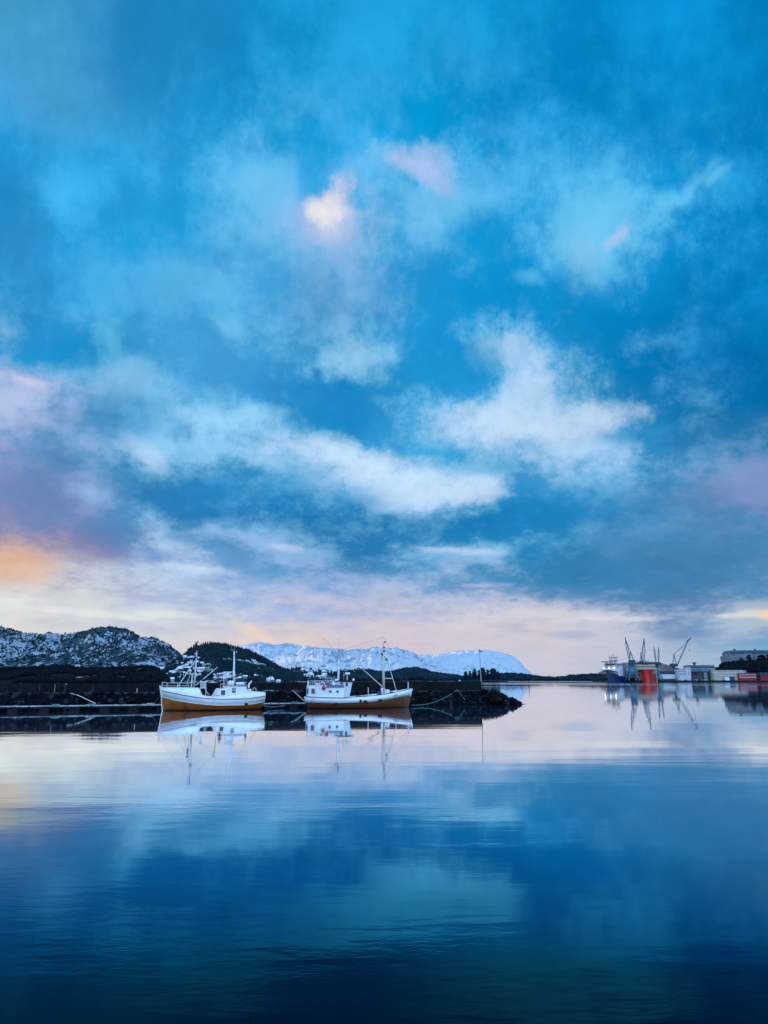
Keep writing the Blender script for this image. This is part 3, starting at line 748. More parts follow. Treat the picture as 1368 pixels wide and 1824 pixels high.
M['brown_hill'] = hillside('bare_brown_hill', (0.34, 0.24, 0.24), (0.16, 0.10, 0.105), (0.12, 0.085, 0.095), 0.006, -0.45)
M['far_wood'] = hillside('distant_dark_woodland', (0.10, 0.15, 0.19), (0.010, 0.024, 0.036), (0.016, 0.034, 0.048), 0.006, -0.50)  # bluish woodland colour imitates haze over distance
M['needles'] = pm('dark_spruce_needles', (0.008, 0.021, 0.028), (0.016, 0.034, 0.042), 0.05, 0.9, spec=0.0)
M['needles_far'] = pm('blue_green_spruce_needles', (0.010, 0.024, 0.034), (0.016, 0.036, 0.046), 0.02, 0.9, spec=0.0)
M['scrub'] = pm('bare_dark_scrub', (0.005, 0.009, 0.012), (0.011, 0.014, 0.016), 0.08, 0.9, spec=0.0)

# far snow mountains
ridge_land('mountain', [(330, 1185), (380, 1166), (420, 1152), (442, 1148), (462, 1144.5), (478, 1147), (492, 1148), (515, 1145), (528, 1147), (545, 1154), (562, 1164), (600, 1180), (700, 1195)],
           12000, 1600, 2600, M['pale_mountain'], 'pale snow mountain far behind the wooded hill', amp=0.08, nscale=0.0012, crest=0.012, cols=220, seed=11)
P_MID = ridge_land('mountain', [(440, 1204), (470, 1192), (490, 1178), (502, 1173), (516, 1168), (530, 1163.5), (545, 1156.5), (556, 1154.5), (570, 1155), (590, 1155.5), (602, 1156), (612, 1158), (622, 1158.5), (640, 1157), (668, 1155), (700, 1156), (722, 1158.5), (738, 1163), (752, 1171), (764, 1180), (778, 1187), (795, 1191), (815, 1196), (840, 1200), (880, 1206)],
           9500, 1900, 2600, M['snow_mountain'], 'broad snow mountain with rocky gullies behind the right fishing boat', amp=0.16, nscale=0.0026, crest=0.02, cols=420, rows=70, shape=0.62, seed=21)
ridge_land('mountain', [(660, 1190), (700, 1176), (740, 1167.5), (775, 1167), (790, 1164.5), (812, 1160), (835, 1159), (858, 1158.5), (872, 1159), (890, 1162.5), (905, 1166.5), (916, 1170), (926, 1179), (936, 1190), (944, 1197), (952, 1203.5), (960, 1208)],
           11500, 2000, 3000, M['pale_mountain'], 'rounded snow mountain ending in a steep slope behind the lamp', amp=0.12, nscale=0.0022, crest=0.008, cols=360, rows=70, shape=0.55, seed=31)
ridge_land('headland', [(600, 1206), (700, 1202), (760, 1194), (790, 1191), (805, 1192), (830, 1198), (850, 1204), (880, 1206), (960, 1209)], 5200, 500, 700, M['pale_mountain'], 'pale low shoulder under the snow mountains', amp=0.1, nscale=0.004, cols=120, seed=35)
# right: brown hill, low headlands
ridge_land('hill', [(1000, 1210), (1046, 1205), (1062, 1200), (1078, 1192.5), (1092, 1186), (1110, 1181), (1150, 1179), (1176, 1181), (1192, 1185), (1212, 1191), (1235, 1198), (1270, 1203), (1330, 1204), (1500, 1206)],
           3600, 700, 900, M['brown_hill'], 'bare brown hill behind the shipyard cranes', amp=0.12, nscale=0.006, cols=200, seed=41)
ridge_land('headland', [(995, 1209.5), (1003, 1206), (1012, 1201.5), (1017, 1200.5), (1024, 1203.5), (1034, 1207), (1048, 1209)], 5000, 160, 260, M['brown_hill'], 'small pointed islet hill left of the brown hill', amp=0.1, nscale=0.01, cols=80, seed=44)
P_H = ridge_land('headland', [(780, 1208), (860, 1204), (892, 1201), (910, 1199.5), (928, 1201.5), (945, 1203.5), (962, 1206.5), (985, 1208), (1008, 1206), (1028, 1202.5), (1050, 1202), (1080, 1203), (1110, 1204), (1180, 1206), (1240, 1208)],
           2900, 160, 300, M['far_wood'], 'low dark wooded headland across the fjord', amp=0.08, nscale=0.01, cols=240, seed=47, drop=2.0)
# middle: low settled ground and dark woods
P_L = ridge_land('hill', [(440, 1200), (480, 1196), (500, 1194), (520, 1192), (536, 1191), (550, 1192.5), (575, 1196), (600, 1196), (625, 1195), (642, 1193), (650, 1194.5), (670, 1199), (700, 1202), (740, 1206), (800, 1209)],
           2100, 500, 500, M['forest_hill'], 'low settled hill with scattered houses behind the right boat', amp=0.1, nscale=0.012, cols=220, seed=53, drop=2.5)
P_W = ridge_land('hill', [(600, 1210), (622, 1204), (640, 1197), (652, 1194.5), (668, 1198), (690, 1199), (708, 1196), (722, 1192.8), (740, 1191.5), (757, 1195), (770, 1199.5), (790, 1202), (812, 1205), (830, 1208.5), (846, 1211.5)],
           1750, 220, 300, M['far_wood'], 'low dark wooded hill between the right boat and the lamp', amp=0.08, nscale=0.02, cols=200, seed=57, drop=3.0)
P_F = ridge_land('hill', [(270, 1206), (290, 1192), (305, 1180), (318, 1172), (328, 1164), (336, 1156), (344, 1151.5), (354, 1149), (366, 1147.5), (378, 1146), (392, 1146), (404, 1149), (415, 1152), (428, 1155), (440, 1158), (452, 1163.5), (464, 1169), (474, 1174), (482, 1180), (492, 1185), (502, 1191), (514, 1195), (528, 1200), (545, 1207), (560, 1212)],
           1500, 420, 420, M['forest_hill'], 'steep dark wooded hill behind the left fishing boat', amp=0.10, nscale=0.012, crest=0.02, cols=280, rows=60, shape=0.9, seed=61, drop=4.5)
P_S = ridge_land('hill', [(-3000, 1010), (-1700, 1000), (-1100, 1040), (-700, 1090), (-400, 1118), (-250, 1120), (-120, 1123), (-40, 1114), (0, 1117.5), (20, 1122), (34, 1128), (48, 1130), (70, 1129.5), (90, 1128), (120, 1126.5), (150, 1126), (165, 1121.5), (180, 1119.5), (205, 1119), (225, 1123), (245, 1132), (262, 1132.5), (275, 1134.5), (290, 1142), (300, 1149), (312, 1158), (322, 1167), (334, 1177), (350, 1192), (370, 1208)],  # unseen crest left of the frame made tall to block the sun
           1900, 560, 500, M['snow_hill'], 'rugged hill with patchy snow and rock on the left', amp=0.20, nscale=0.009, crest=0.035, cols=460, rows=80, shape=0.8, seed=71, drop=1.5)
P_N = ridge_land('hill', [(-5200, 1085), (-3800, 1075), (-2200, 1082), (-1300, 1120), (-700, 1165), (-300, 1186), (0, 1194), (40, 1192), (70, 1190), (100, 1189), (118, 1188), (140, 1192), (165, 1193), (200, 1192), (235, 1191), (262, 1189), (280, 1192), (292, 1203), (302, 1214)],  # far left stretch, out of view, raised as a sun block
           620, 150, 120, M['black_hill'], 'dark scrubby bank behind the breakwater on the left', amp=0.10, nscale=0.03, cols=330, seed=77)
ISL = ridge_land('islet', [(818, 1213.5), (826, 1212), (850, 1210.5), (880, 1211), (893, 1212.5), (905, 1213.6)], 1500, 30, 40, M['far_wood'], 'tiny wooded islet beyond the end of the wall', amp=0.05, nscale=0.03, cols=60, rows=16, foot=-1.0, seed=79)

def scatter(P, n, tmpl, h0, h1, name, material, label, dens=0.0, nsc=0.01, vr=(0.05, 0.62), ur=(0, 1), seed=5, slim=1.0, zmin=2.0):
    rd = random.Random(seed); pl = []; tries = 0
    while len(pl) < n and tries < n * 12:
        tries += 1
        p = on_land(P, rd.uniform(*ur), rd.uniform(*vr))
        if p[2] < zmin: continue
        if fbm(p[0] * nsc, p[1] * nsc, 4, seed) < dens: continue
        h = rd.uniform(h0, h1) * rd.choice((0.6, 0.8, 1.0, 1.0, 1.15))
        pl.append((p[0], p[1], p[2] - 0.06 * h, h * slim * rd.uniform(0.8, 1.2), h, rd.uniform(0, 6.3)))
    o = copies_mesh(name, *tmpl, pl, material)
    return tag(o, label, kind='stuff')
scatter(P_F, 11000, CON, 4, 9.5, 'spruce_forest', M['needles'], 'dark spruce forest covering the steep hill', dens=-0.12, nsc=0.012, vr=(0.02, 0.60), seed=3)
scatter(P_S, 6000, SCR, 1.4, 3.8, 'hill_scrub', M['needles'], 'dark scrub and small pines scattered over the snowy hill', dens=0.04, nsc=0.02, vr=(0.04, 0.46), ur=(0.22, 1), seed=4)
scatter(P_S, 220, CON, 4, 8, 'hill_pines', M['needles'], 'single pines along the snowy ridge', dens=0.0, nsc=0.02, vr=(0.3, 0.54), ur=(0.22, 1), seed=14)
scatter(P_N, 8000, SCR, 1.2, 3.0, 'bank_scrub', M['scrub'], 'bare scrub on the dark bank', dens=-0.25, nsc=0.03, vr=(0.05, 0.6), ur=(0.45, 1), seed=6)
scatter(P_L, 2600, CON, 6, 12, 'spruce_wood', M['needles_far'], 'dark spruce wood on the low settled hill', dens=-0.02, nsc=0.012, vr=(0.05, 0.6), seed=7)
scatter(P_W, 4200, SCR, 6, 11, 'dense_wood', M['needles_far'], 'dense dark wood on the low hill', dens=-0.6, nsc=0.02, vr=(0.05, 0.6), seed=8)
scatter(P_H, 2600, SCR, 6, 13, 'headland_wood', M['needles_far'], 'dark wood on the headland across the fjord', dens=-0.6, nsc=0.02, vr=(0.05, 0.6), seed=9)

def sun_block_hill():
    """unseen hill added left of the view to keep direct sun off boats and shipyard"""
    ys = np.linspace(-1800, 2300, 90); xs = np.linspace(-1, 0, 26)
    P = np.zeros((len(ys), len(xs), 3))
    for j, y in enumerate(ys):
        for i, x in enumerate(xs):
            k = math.sin(math.pi * i / (len(xs) - 1)) ** .8 * math.sin(math.pi * min(1, max(0, (j + .01) / (len(ys) - 1)))) ** .3
            xw = -700 - 0.52 * max(0.0, y) + 900 * x
            P[j, i] = (xw, y, -3 + 150 * k * (1 + .35 * fbm(x * .004, y * .004, 4, 8)))
    o = grid_mesh('hill', P, M['black_hill']); tag(o, 'unseen dark hill added to block the low sun', kind='structure')
sun_block_hill()  # never in view, added only to shade the harbour from the sun

def haze():
    m = bpy.data.materials.new('cold_haze'); m.use_nodes = True
    t = m.node_tree; t.nodes.clear(); T = NT(t)
    v = T.n('ShaderNodeVolumePrincipled'); v.inputs['Color'].default_value = (0.72, 0.88, 1.0, 1); v.inputs['Density'].default_value = HAZE
    o = T.n('ShaderNodeOutputMaterial'); t.links.new(v.outputs[0], o.inputs['Volume'])
    ob = MB().box(-19000, 19000, -2500, 19500, -9, 690).build('haze', m); tag(ob, 'thin cold haze in front of the far shore', kind='stuff')
HAZE = 0
if HAZE > 0: haze()
# ------------------------------------------------------------------ breakwater
def rock_mesh(seed):
    rd = random.Random(seed); bm = bmesh.new()
    sx, sy, sz = rd.uniform(0.8, 1.25), rd.uniform(0.7, 1.1), rd.uniform(0.55, 0.85)
    for _ in range(13):
        v = Vector((rd.gauss(0, 1), rd.gauss(0, 1), rd.gauss(0, 1))).normalized() * rd.uniform(0.42, 0.56)
        bm.verts.new((v.x * sx, v.y * sy, v.z * sz))
    r = bmesh.ops.convex_hull(bm, input=bm.verts)
    for v in [v for v in bm.verts if not v.link_faces]: bm.verts.remove(v)
    me = bpy.data.meshes.new('rock'); bm.to_mesh(me); bm.free()
    return me

def breakwater():
    rd = random.Random(12)
    root = thing('rock_breakwater', line_pt(0, 0), ANG, 'long mound of dark quarry rocks below the concrete wall', 'breakwater')
    # core, in local coordinates (x along, y away, z up)
    prof = [(6.2, -1.5), (7.2, -0.1), (8.6, 1.0), (9.8, 2.0), (10.6, 2.12), (15.0, 2.12), (17.5, 0.6), (20.0, -1.5)]
    S = list(np.linspace(-75, 46, 60)) + [48, 49.3, 50.4, 51.4, 52.2, 52.9]
    P = np.zeros((len(prof), len(S), 3))
    for i, s in enumerate(S):
        sh = max(0.0, (s - 47.0) / 7.0)
        for j, (y, z) in enumerate(prof):
            yy = y + (12.0 - y) * sh * 0.55
            if sh > 0: yy = yy + (8.2 - yy) * sh * 0.35
            zz = z if sh <= 0 else min(z, 2.12 - (s - 48.5) * 0.52)
            P[j, i] = (s, yy, zz + 0.12 * fbm(s * 0.7, y, 3, 2))
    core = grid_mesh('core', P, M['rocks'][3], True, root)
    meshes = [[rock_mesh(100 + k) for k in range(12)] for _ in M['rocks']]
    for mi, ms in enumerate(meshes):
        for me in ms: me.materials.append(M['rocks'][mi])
    spots = []
    def prof_z(y): return float(np.interp(y, [6.2, 7.2, 8.6, 9.8, 10.6], [-1.1, 0.0, 1.05, 2.0, 2.15]))
    s = -31.0
    while s < 48.0:
        y = 6.9
        while y < 10.3:
            spots.append((s + rd.uniform(-.3, .3), y + rd.uniform(-.2, .2), prof_z(y), rd.uniform(0.75, 1.5)))
            y += rd.uniform(0.5, 0.75)
        s += rd.uniform(0.62, 0.95)
    tip = []
    for k in range(330):            # the rounded end of the mound
        s_ = rd.uniform(47.5, 53.2); q = (s_ - 47.5) / 5.7
        w = 5.6 * (1 - q) + 0.5
        yc = 11.8 - q * 4.6
        y = yc + rd.uniform(-1, 1) * w
        edge = abs(y - yc) / w
        z = min((2.1 - max(0, s_ - 49.0) * 0.48), 2.15 * (1.12 - edge) * 1.5)
        tip.append((s_, y, z - 0.1, rd.uniform(0.7, 1.45)))
    back = [(rd.uniform(-40, 48), rd.uniform(14.2, 18), 0, rd.uniform(0.8, 1.5)) for _ in range(500)]
    back = [(a, b, float(np.interp(b, [14, 15, 17.5, 19], [2.0, 2.0, 0.6, -0.4])), d) for a, b, _, d in back]
    vis = sorted(spots, key=lambda q: -q[3])
    tv = sorted([t for t in tip if t[1] < 12.0], key=lambda q: -q[3])
    single = vis[:215] + tv[:85]
    rest = vis[215:] + tv[85:] + [t for t in tip if t[1] >= 12.0] + back
    for (x, y, z, d) in single:
        mi = rd.choices((0, 1, 2, 3), (6, 4, 2, 6))[0] if z > 0.5 else rd.choices((0, 3), (1, 6))[0]
        o = bpy.data.objects.new('rock', rd.choice(meshes[mi])); COL.objects.link(o); o.parent = root
        o.location = (x, y, z); o.scale = (d, d, d); o.rotation_euler = (rd.uniform(-.5, .5), rd.uniform(-.5, .5), rd.uniform(0, 6.3))
    for mi in range(4):
        mb = MB()
        for k, (x, y, z, d) in enumerate(rest):
            if k % 4 != mi: continue
            me = meshes[mi][k % 12]
            R = Matrix.Rotation(rd.uniform(0, 6.3), 3, 'Z') @ Matrix.Rotation(rd.uniform(-.5, .5), 3, 'X')
            mb.add([Vector((x, y, z)) + R @ (v.co * d) for v in me.vertices], [tuple(p.vertices) for p in me.polygons])
        o = mb.build('rock_rubble', M['rocks'][mi], root); o['kind'] = 'stuff'
    # flat skerry at the very tip
    MB().blob((53.6, 7.0, -0.02), 0.7, 5, 2, 0.12, (1.5, 0.6, 0.14)).build('rock', M['rocks'][1], root)
breakwater()

def wall():
    root = thing('breakwater_wall', line_pt(0, 0), ANG, 'long dark concrete wall standing on the rock breakwater', 'wall')
    edges = list(np.arange(-80, 44, 6.2)) + [44.4, 48.7]
    rd = random.Random(3)
    for a, b in zip(edges[:-1], edges[1:]):
        top = 3.52 + 0.0042 * (a + 30) + rd.uniform(-0.012, 0.012)
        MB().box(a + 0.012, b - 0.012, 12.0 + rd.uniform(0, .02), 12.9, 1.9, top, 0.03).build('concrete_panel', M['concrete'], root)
    for a, b in zip(edges[:-1], edges[1:]):
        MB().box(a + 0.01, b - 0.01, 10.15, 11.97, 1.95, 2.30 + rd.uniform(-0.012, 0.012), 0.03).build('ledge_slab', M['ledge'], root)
    MB().box(48.75, 51.6, 10.3, 12.4, 1.2, 2.22, 0.05).build('end_slab', M['ledge'], root)
wall()

def wall_bits():
    for px, mt, h, r, lab in ((70, M['rust'], 1.15, 0.05, 'rusty red pipe up the wall, leftmost of the upright pipes'), (97, M['steel'], 1.15, 0.035, 'thin grey pole against the dark wall left of the black post'),
                              (165, M['rust'], 0.9, 0.07, 'short brown pipe against the wall right of the black post'), (244, M['mast_wood'], 0.55, 0.05, 'short pale stake at the wall foot near the left boat bow')):
        s, _ = srv(px, 1230, 11.8)
        t = MB(); t.tube([(0, 0, 0), (0.02, 0, h * 0.5), (0, 0, h)], r, 6); t.lathe([(r * 1.6, 0), (r * 1.6, 0.08)], n=8); t.lathe([(r * 1.4, h - 0.06), (r * 1.4, h)], n=8)
        o = t.build('wall_pipe', mt); o.location = line_pt(s, 11.8, 2.3); tag(o, lab, 'pipe')
    s, _ = srv(116, 1230, 11.3)
    r = thing('mooring_post', line_pt(s, 11.3, 2.3), ANG, 'stout black post with pale green cap on the ledge', 'post')
    MB().lathe([(0.28, 0), (0.26, 0.15), (0.19, 0.2), (0.19, 0.9), (0.30, 0.95), (0.27, 1.12)], n=12).build('post_body', M['black'], r)
    MB().lathe([(0.14, 1.12), (0.15, 1.2), (0.08, 1.27)], c=(0.08, 0, 0), n=10).build('cap', M['rope'], r)
    # nets and weed dumped on the ledge
    for px, mt, rr, lab, k in ((480, M['net'], 0.75, 'teal net heap on the ledge right of the left boat stern', 1), (499, M['brown_net'], 0.6, 'brown heap on the ledge between the two boats', 2), (529, M['brown_net'], 0.7, 'reddish brown heap on the ledge near the right boat stern', 3)):
        s, _ = srv(px, 1230, 10.7)
        b = MB(); rd = random.Random(k)
        for q in range(7): b.blob((rd.uniform(-1, 1) * rr, rd.uniform(-.3, .3), 0.10), rr * rd.uniform(0.3, 0.55), q + k * 9, 2, 0.22, (1.2, 0.8, 0.42))
        o = b.build('net_heap', mt); o.location = line_pt(s, 10.7, 2.3); o.rotation_euler = (0, 0, ANG); tag(o, lab, 'net')
wall_bits()

def pontoon():
    root = thing('floating_pontoon', line_pt(0, 0), ANG, 'long low floating pontoon with frosted deck behind the boats', 'pontoon')
    a, b = -46.0, 29.5
    y0, y1 = 2.95, 5.0
    S = np.arange(a, b + .01, 7.55)
    for s0, s1 in zip(S[:-1], S[1:]):
        MB().box(s0 + .04, s1 - .04, y0, y1, 0.60, 0.72, 0.02).build('deck_section', M['pontoon_deck'], root)
        MB().box(s0 + .06, s1 - .06, y0 + .05, y0 + .17, 0.40, 0.597, 0.0).build('edge_beam', M['dark_timber'], root)
        MB().box(s0 + .06, s1 - .06, y1 - .17, y1 - .05, 0.40, 0.597, 0.0).build('edge_beam', M['dark_timber'], root)
        for f in (0.18, 0.68):
            x = s0 + (s1 - s0) * f
            MB().box(x - 0.1, x + 1.15, y0 + .04, y1 - .04, -0.3, 0.397, 0.05).build('float', M['dark_timber'], root)
    for s in (-24.9, -19.9, -16.2, -12.4, -8.9, -5.5, 9.2, 12.4):
        c = MB(); c.tube([(s - .16, y0 + .2, .80), (s + .16, y0 + .2, .80)], .03, 6); c.tube([(s, y0 + .2, .72), (s, y0 + .2, .80)], .035, 6)
        c.build('cleat', M['steel'], root)
    for px, lab in ((100, 'coil'), (163, 'coil'), (268, 'coil'), (526, 'coil')):
        s, _ = srv(px, 1255, 3.4)
        c = MB()
        for k in range(4):
            c.tube([(math.cos(t) * (0.42 - k * .05) * 1.6, math.sin(t) * (0.36 - k * .04), 0.03 + k * 0.045) for t in np.linspace(0, 6.28, 16)], 0.035, 5)
        o = c.build('rope_coil', M['rope'] if px != 268 else M['pale_rope']); o.location = line_pt(s, 3.6, 0.72); o.rotation_euler = (0, 0, ANG)
        tag(o, {100: 'teal rope coil on the pontoon, leftmost coil', 163: 'teal rope coil below the leaning pole on the pontoon', 268: 'pale rope coil on the pontoon by the left boat bow', 526: 'teal rope coil on the pontoon by the right boat stern'}[px], 'rope coil')
pontoon()

def sag(a, b, d, n=14):
    a, b = Vector(a), Vector(b)
    return [a.lerp(b, t) + Vector((0, 0, -d * 4 * t * (1 - t))) for t in [k / n for k in range(n + 1)]]
def rope(pts, r, m, label, name='mooring_rope'):
    o = MB().tube(pts, r, 6).build(name, m, smooth=True)
    return tag(o, label, 'rope' if 'rope' in name else 'pole')
def lp(px, py, off):
    s, z = srv(px, py, off); return line_pt(s, off, z)
rope([lp(118, 1233, 10.6), lp(140, 1239, 8.6), lp(158, 1247.5, 6.6), lp(170, 1253, 5.0)], 0.055, M['pale_steel'], 'pale pole leaning from the ledge down to the pontoon', 'gangway_pole')
rope([lp(521, 1230, 10.4), lp(545.5, 1251.5, 4.6)], 0.075, M['pale_rope'], 'grey pole leaning down beside the right boat stern', 'gangway_pole')
rope([lp(545, 1236, 8.8), lp(538.5, 1248, 5.6)], 0.04, M['brown_net'], 'thin brown pole crossing behind the grey leaning pole', 'gangway_pole')
rope(sag(lp(286, 1237, -0.2), lp(273, 1254, 3.1), 0.12), 0.035, M['rope'], 'teal bow rope from the left boat to the pontoon')
rope(sag(lp(448, 1249.5, -2.1), lp(505, 1256.5, 3.1), 0.42), 0.03, M['pale_rope'], 'pale stern rope from the left boat sagging to the pontoon')
rope(sag(lp(500, 1258.5, 2.9), lp(527, 1249.5, 3.3), 0.10), 0.045, M['rope'], 'teal rope hanging off the pontoon between the boats')
rope(sag(lp(733, 1256, 1.0), lp(814.5, 1228.3, 10.3), 0.75, 20), 0.05, M['rope'], 'long teal rope curving from the right boat bow to the ledge')
rope(sag(lp(814.5, 1228.3, 10.25), lp(828, 1246, 7.6), 0.05), 0.05, M['rope'], 'short taut teal rope running down the rocks from the ledge')

def lamp():
    s, _ = srv(856, 1213, 12.4)
    r = thing('street_lamp', line_pt(s, 12.45, 3.6), 0, 'tall thin lamp post at the end of the breakwater wall', 'street lamp')
    MB().tube([(0.12, 0, 0), (0.06, 0, 2.6), (0.0, 0, 5.35)], 0.085, 8, 0.045).build('pole', M['steel'], r)
    MB().lathe([(0.16, 0), (0.16, 0.06), (0.10, 0.12)], c=(0.12, 0, 0), n=8).build('base_plate', M['steel'], r)
    MB().tube([(0, 0, 5.3), (0.12, 0, 5.42), (0.45, 0, 5.44)], 0.035, 6).build('arm', M['steel'], r)
    MB().prism([(-0.10, 5.40), (0.60, 5.44), (0.62, 5.52), (0.25, 5.58), (-0.1, 5.52)], -0.12, 0.12).build('lamp_head', M['dark_line'], r)
    MB().lathe([(0.02, 5.5), (0.02, 5.62), (0.09, 5.65), (0.10, 5.78), (0.05, 5.85)], n=8).build('top_light', M['rust'], r)
lamp()
def mark():
    p = at(942.5, 1226, 360); p.z = 0
    r = thing('channel_marker', p, 0, 'reddish stake standing in open water right of the breakwater', 'marker')
    MB().tube([(0, 0, -1.5), (0.05, 0, 1.5), (0.02, 0, 3.3)], 0.17, 8, 0.12).build('stake', M['rust'], r)
    MB().lathe([(0.20, 3.2), (0.20, 3.5), (0.1, 3.6)], n=8).build('topmark', M['rust'], r)
mark()
# ------------------------------------------------------------------ boats
def boat_loc(s0):
    def a(px, py, off=0.0, dx=0.0, dz=0.0):
        s, z = srv(px, py, off); return Vector((s - s0 + dx, off, z + dz))
    return a

def hull_parts(root, lv, split, mats, n=84):
    """lv: levels keel->sheer, each dict(xs, xb, z=[(x,z)], B, sh=[(t,s)]); returns sampler for the sheer"""
    T = np.linspace(0, 1, n)
    rows = []
    for L in lv:
        r = []
        for t in T:
            x = L['xs'] + (L['xb'] - L['xs']) * t
            zt = sorted(L['z']); z = float(np.interp(x, [q[0] for q in zt], [q[1] for q in zt]))
            b = L['B'] * float(np.interp(t, [q[0] for q in L['sh']], [q[1] for q in L['sh']]))
            r.append((x, b, z))
        rows.append(r)
    def mk(a, b, name, m, solid):
        mb = MB(); idx = {}
        for side in (-1, 1):
            for j in range(a, b + 1):
                for i in range(n):
                    x, y, z = rows[j][i]; idx[(side, j, i)] = len(mb.v); mb.v.append((x, side * y, z))
        for side in (-1, 1):
            for j in range(a, b):
                for i in range(n - 1):
                    mb.f.append((idx[(side, j, i)], idx[(side, j, i + 1)], idx[(side, j + 1, i + 1)], idx[(side, j + 1, i)]))
        for j in range(a, b):
            for i in (0, n - 1):
                mb.f.append((idx[(-1, j, i)], idx[(1, j, i)], idx[(1, j + 1, i)], idx[(-1, j + 1, i)]))
        if a == 0:
            for i in range(n - 1): mb.f.append((idx[(-1, 0, i)], idx[(-1, 0, i + 1)], idx[(1, 0, i + 1)], idx[(1, 0, i)]))
        o = mb.build(name, m, root, smooth=True)
        e = o.modifiers.new('edges', 'EDGE_SPLIT'); e.split_angle = RAD(40)
        return o
    mk(0, split, 'lower_hull', mats[0], False)
    top = mk(split, len(lv) - 1, 'topsides', mats[1], True)
    s = top.modifiers.new('thickness', 'SOLIDIFY'); s.thickness = 0.07; s.offset = -1
    def strip(j, name, m, r, t0=0.0, t1=1.0, out=0.02, dz=0.0):
        mb = MB()
        for side in (-1, 1):
            pts = [(x, side * (y + out), z + dz) for k, (x, y, z) in enumerate(rows[j]) if t0 <= T[k] <= t1]
            mb.tube(pts, r, 6)
        return mb.build(name, m, root, smooth=True)
    def deck(j, dz, name, m, x0, x1, k=0.97):
        mb = MB(); sel = [(x, y * k, z) for x, y, z in rows[j] if x0 <= x <= x1]
        vs = [(x, -y, (dz(x) if callable(dz) else dz)) for x, y, z in sel] + [(x, y, (dz(x) if callable(dz) else dz)) for x, y, z in sel]
        q = len(sel); mb.add(vs, [(i, i + 1, q + i + 1, q + i) for i in range(q - 1)])
        return mb.build(name, m, root)
    return rows, strip, deck

def window(root, a, px0, px1, py0, py1, off, curtain=False, frame='black', depth=0.05):
    p0, p1 = a(px0, py1, off), a(px1, py0, off)
    f = MB(); w = 0.05; y = off
    x0, x1, z0, z1 = p0.x, p1.x, p0.z, p1.z
    f.box(x0, x1, y - depth, y + .01, z0, z0 + w); f.box(x0, x1, y - depth, y + .01, z1 - w, z1)
    f.box(x0, x0 + w, y - depth, y + .01, z0 + w, z1 - w); f.box(x1 - w, x1, y - depth, y + .01, z0 + w, z1 - w)
    fr = f.build('window', M[frame], root)
    MB().box(x0 + w, x1 - w, y - 0.022, y - 0.004, z0 + w, z1 - w).build('pane', M['glass'], fr)
    if curtain:
        xm = (x0 + x1) / 2
        c = MB(); c.prism([(x0 + w * 1.5, z0 + w * 2), (x0 + w * 2.6, z0 + w * 2), (xm - .02, z1 - w * 1.6), (x0 + w * 1.5, z1 - w * 1.6)], y - .030, y - .024)
        c.prism([(x1 - w * 1.5, z0 + w * 2), (x1 - w * 2.6, z0 + w * 2), (xm + .02, z1 - w * 1.6), (x1 - w * 1.5, z1 - w * 1.6)], y - .030, y - .024)
        c.build('curtain', M['curtain'], fr)
    return fr

def railing(root, pts, h, m, mid=(0.5,), r=0.025, name='railing'):
    mb = MB(); up = Vector((0, 0, h))
    for p in pts: mb.tube([p, Vector(p) + up], r, 5)
    mb.tube([Vector(p) + up for p in pts], r * 1.1, 5)
    for q in mid: mb.tube([Vector(p) + up * q for p in pts], r * 0.8, 5)
    return mb.build(name, m, root)

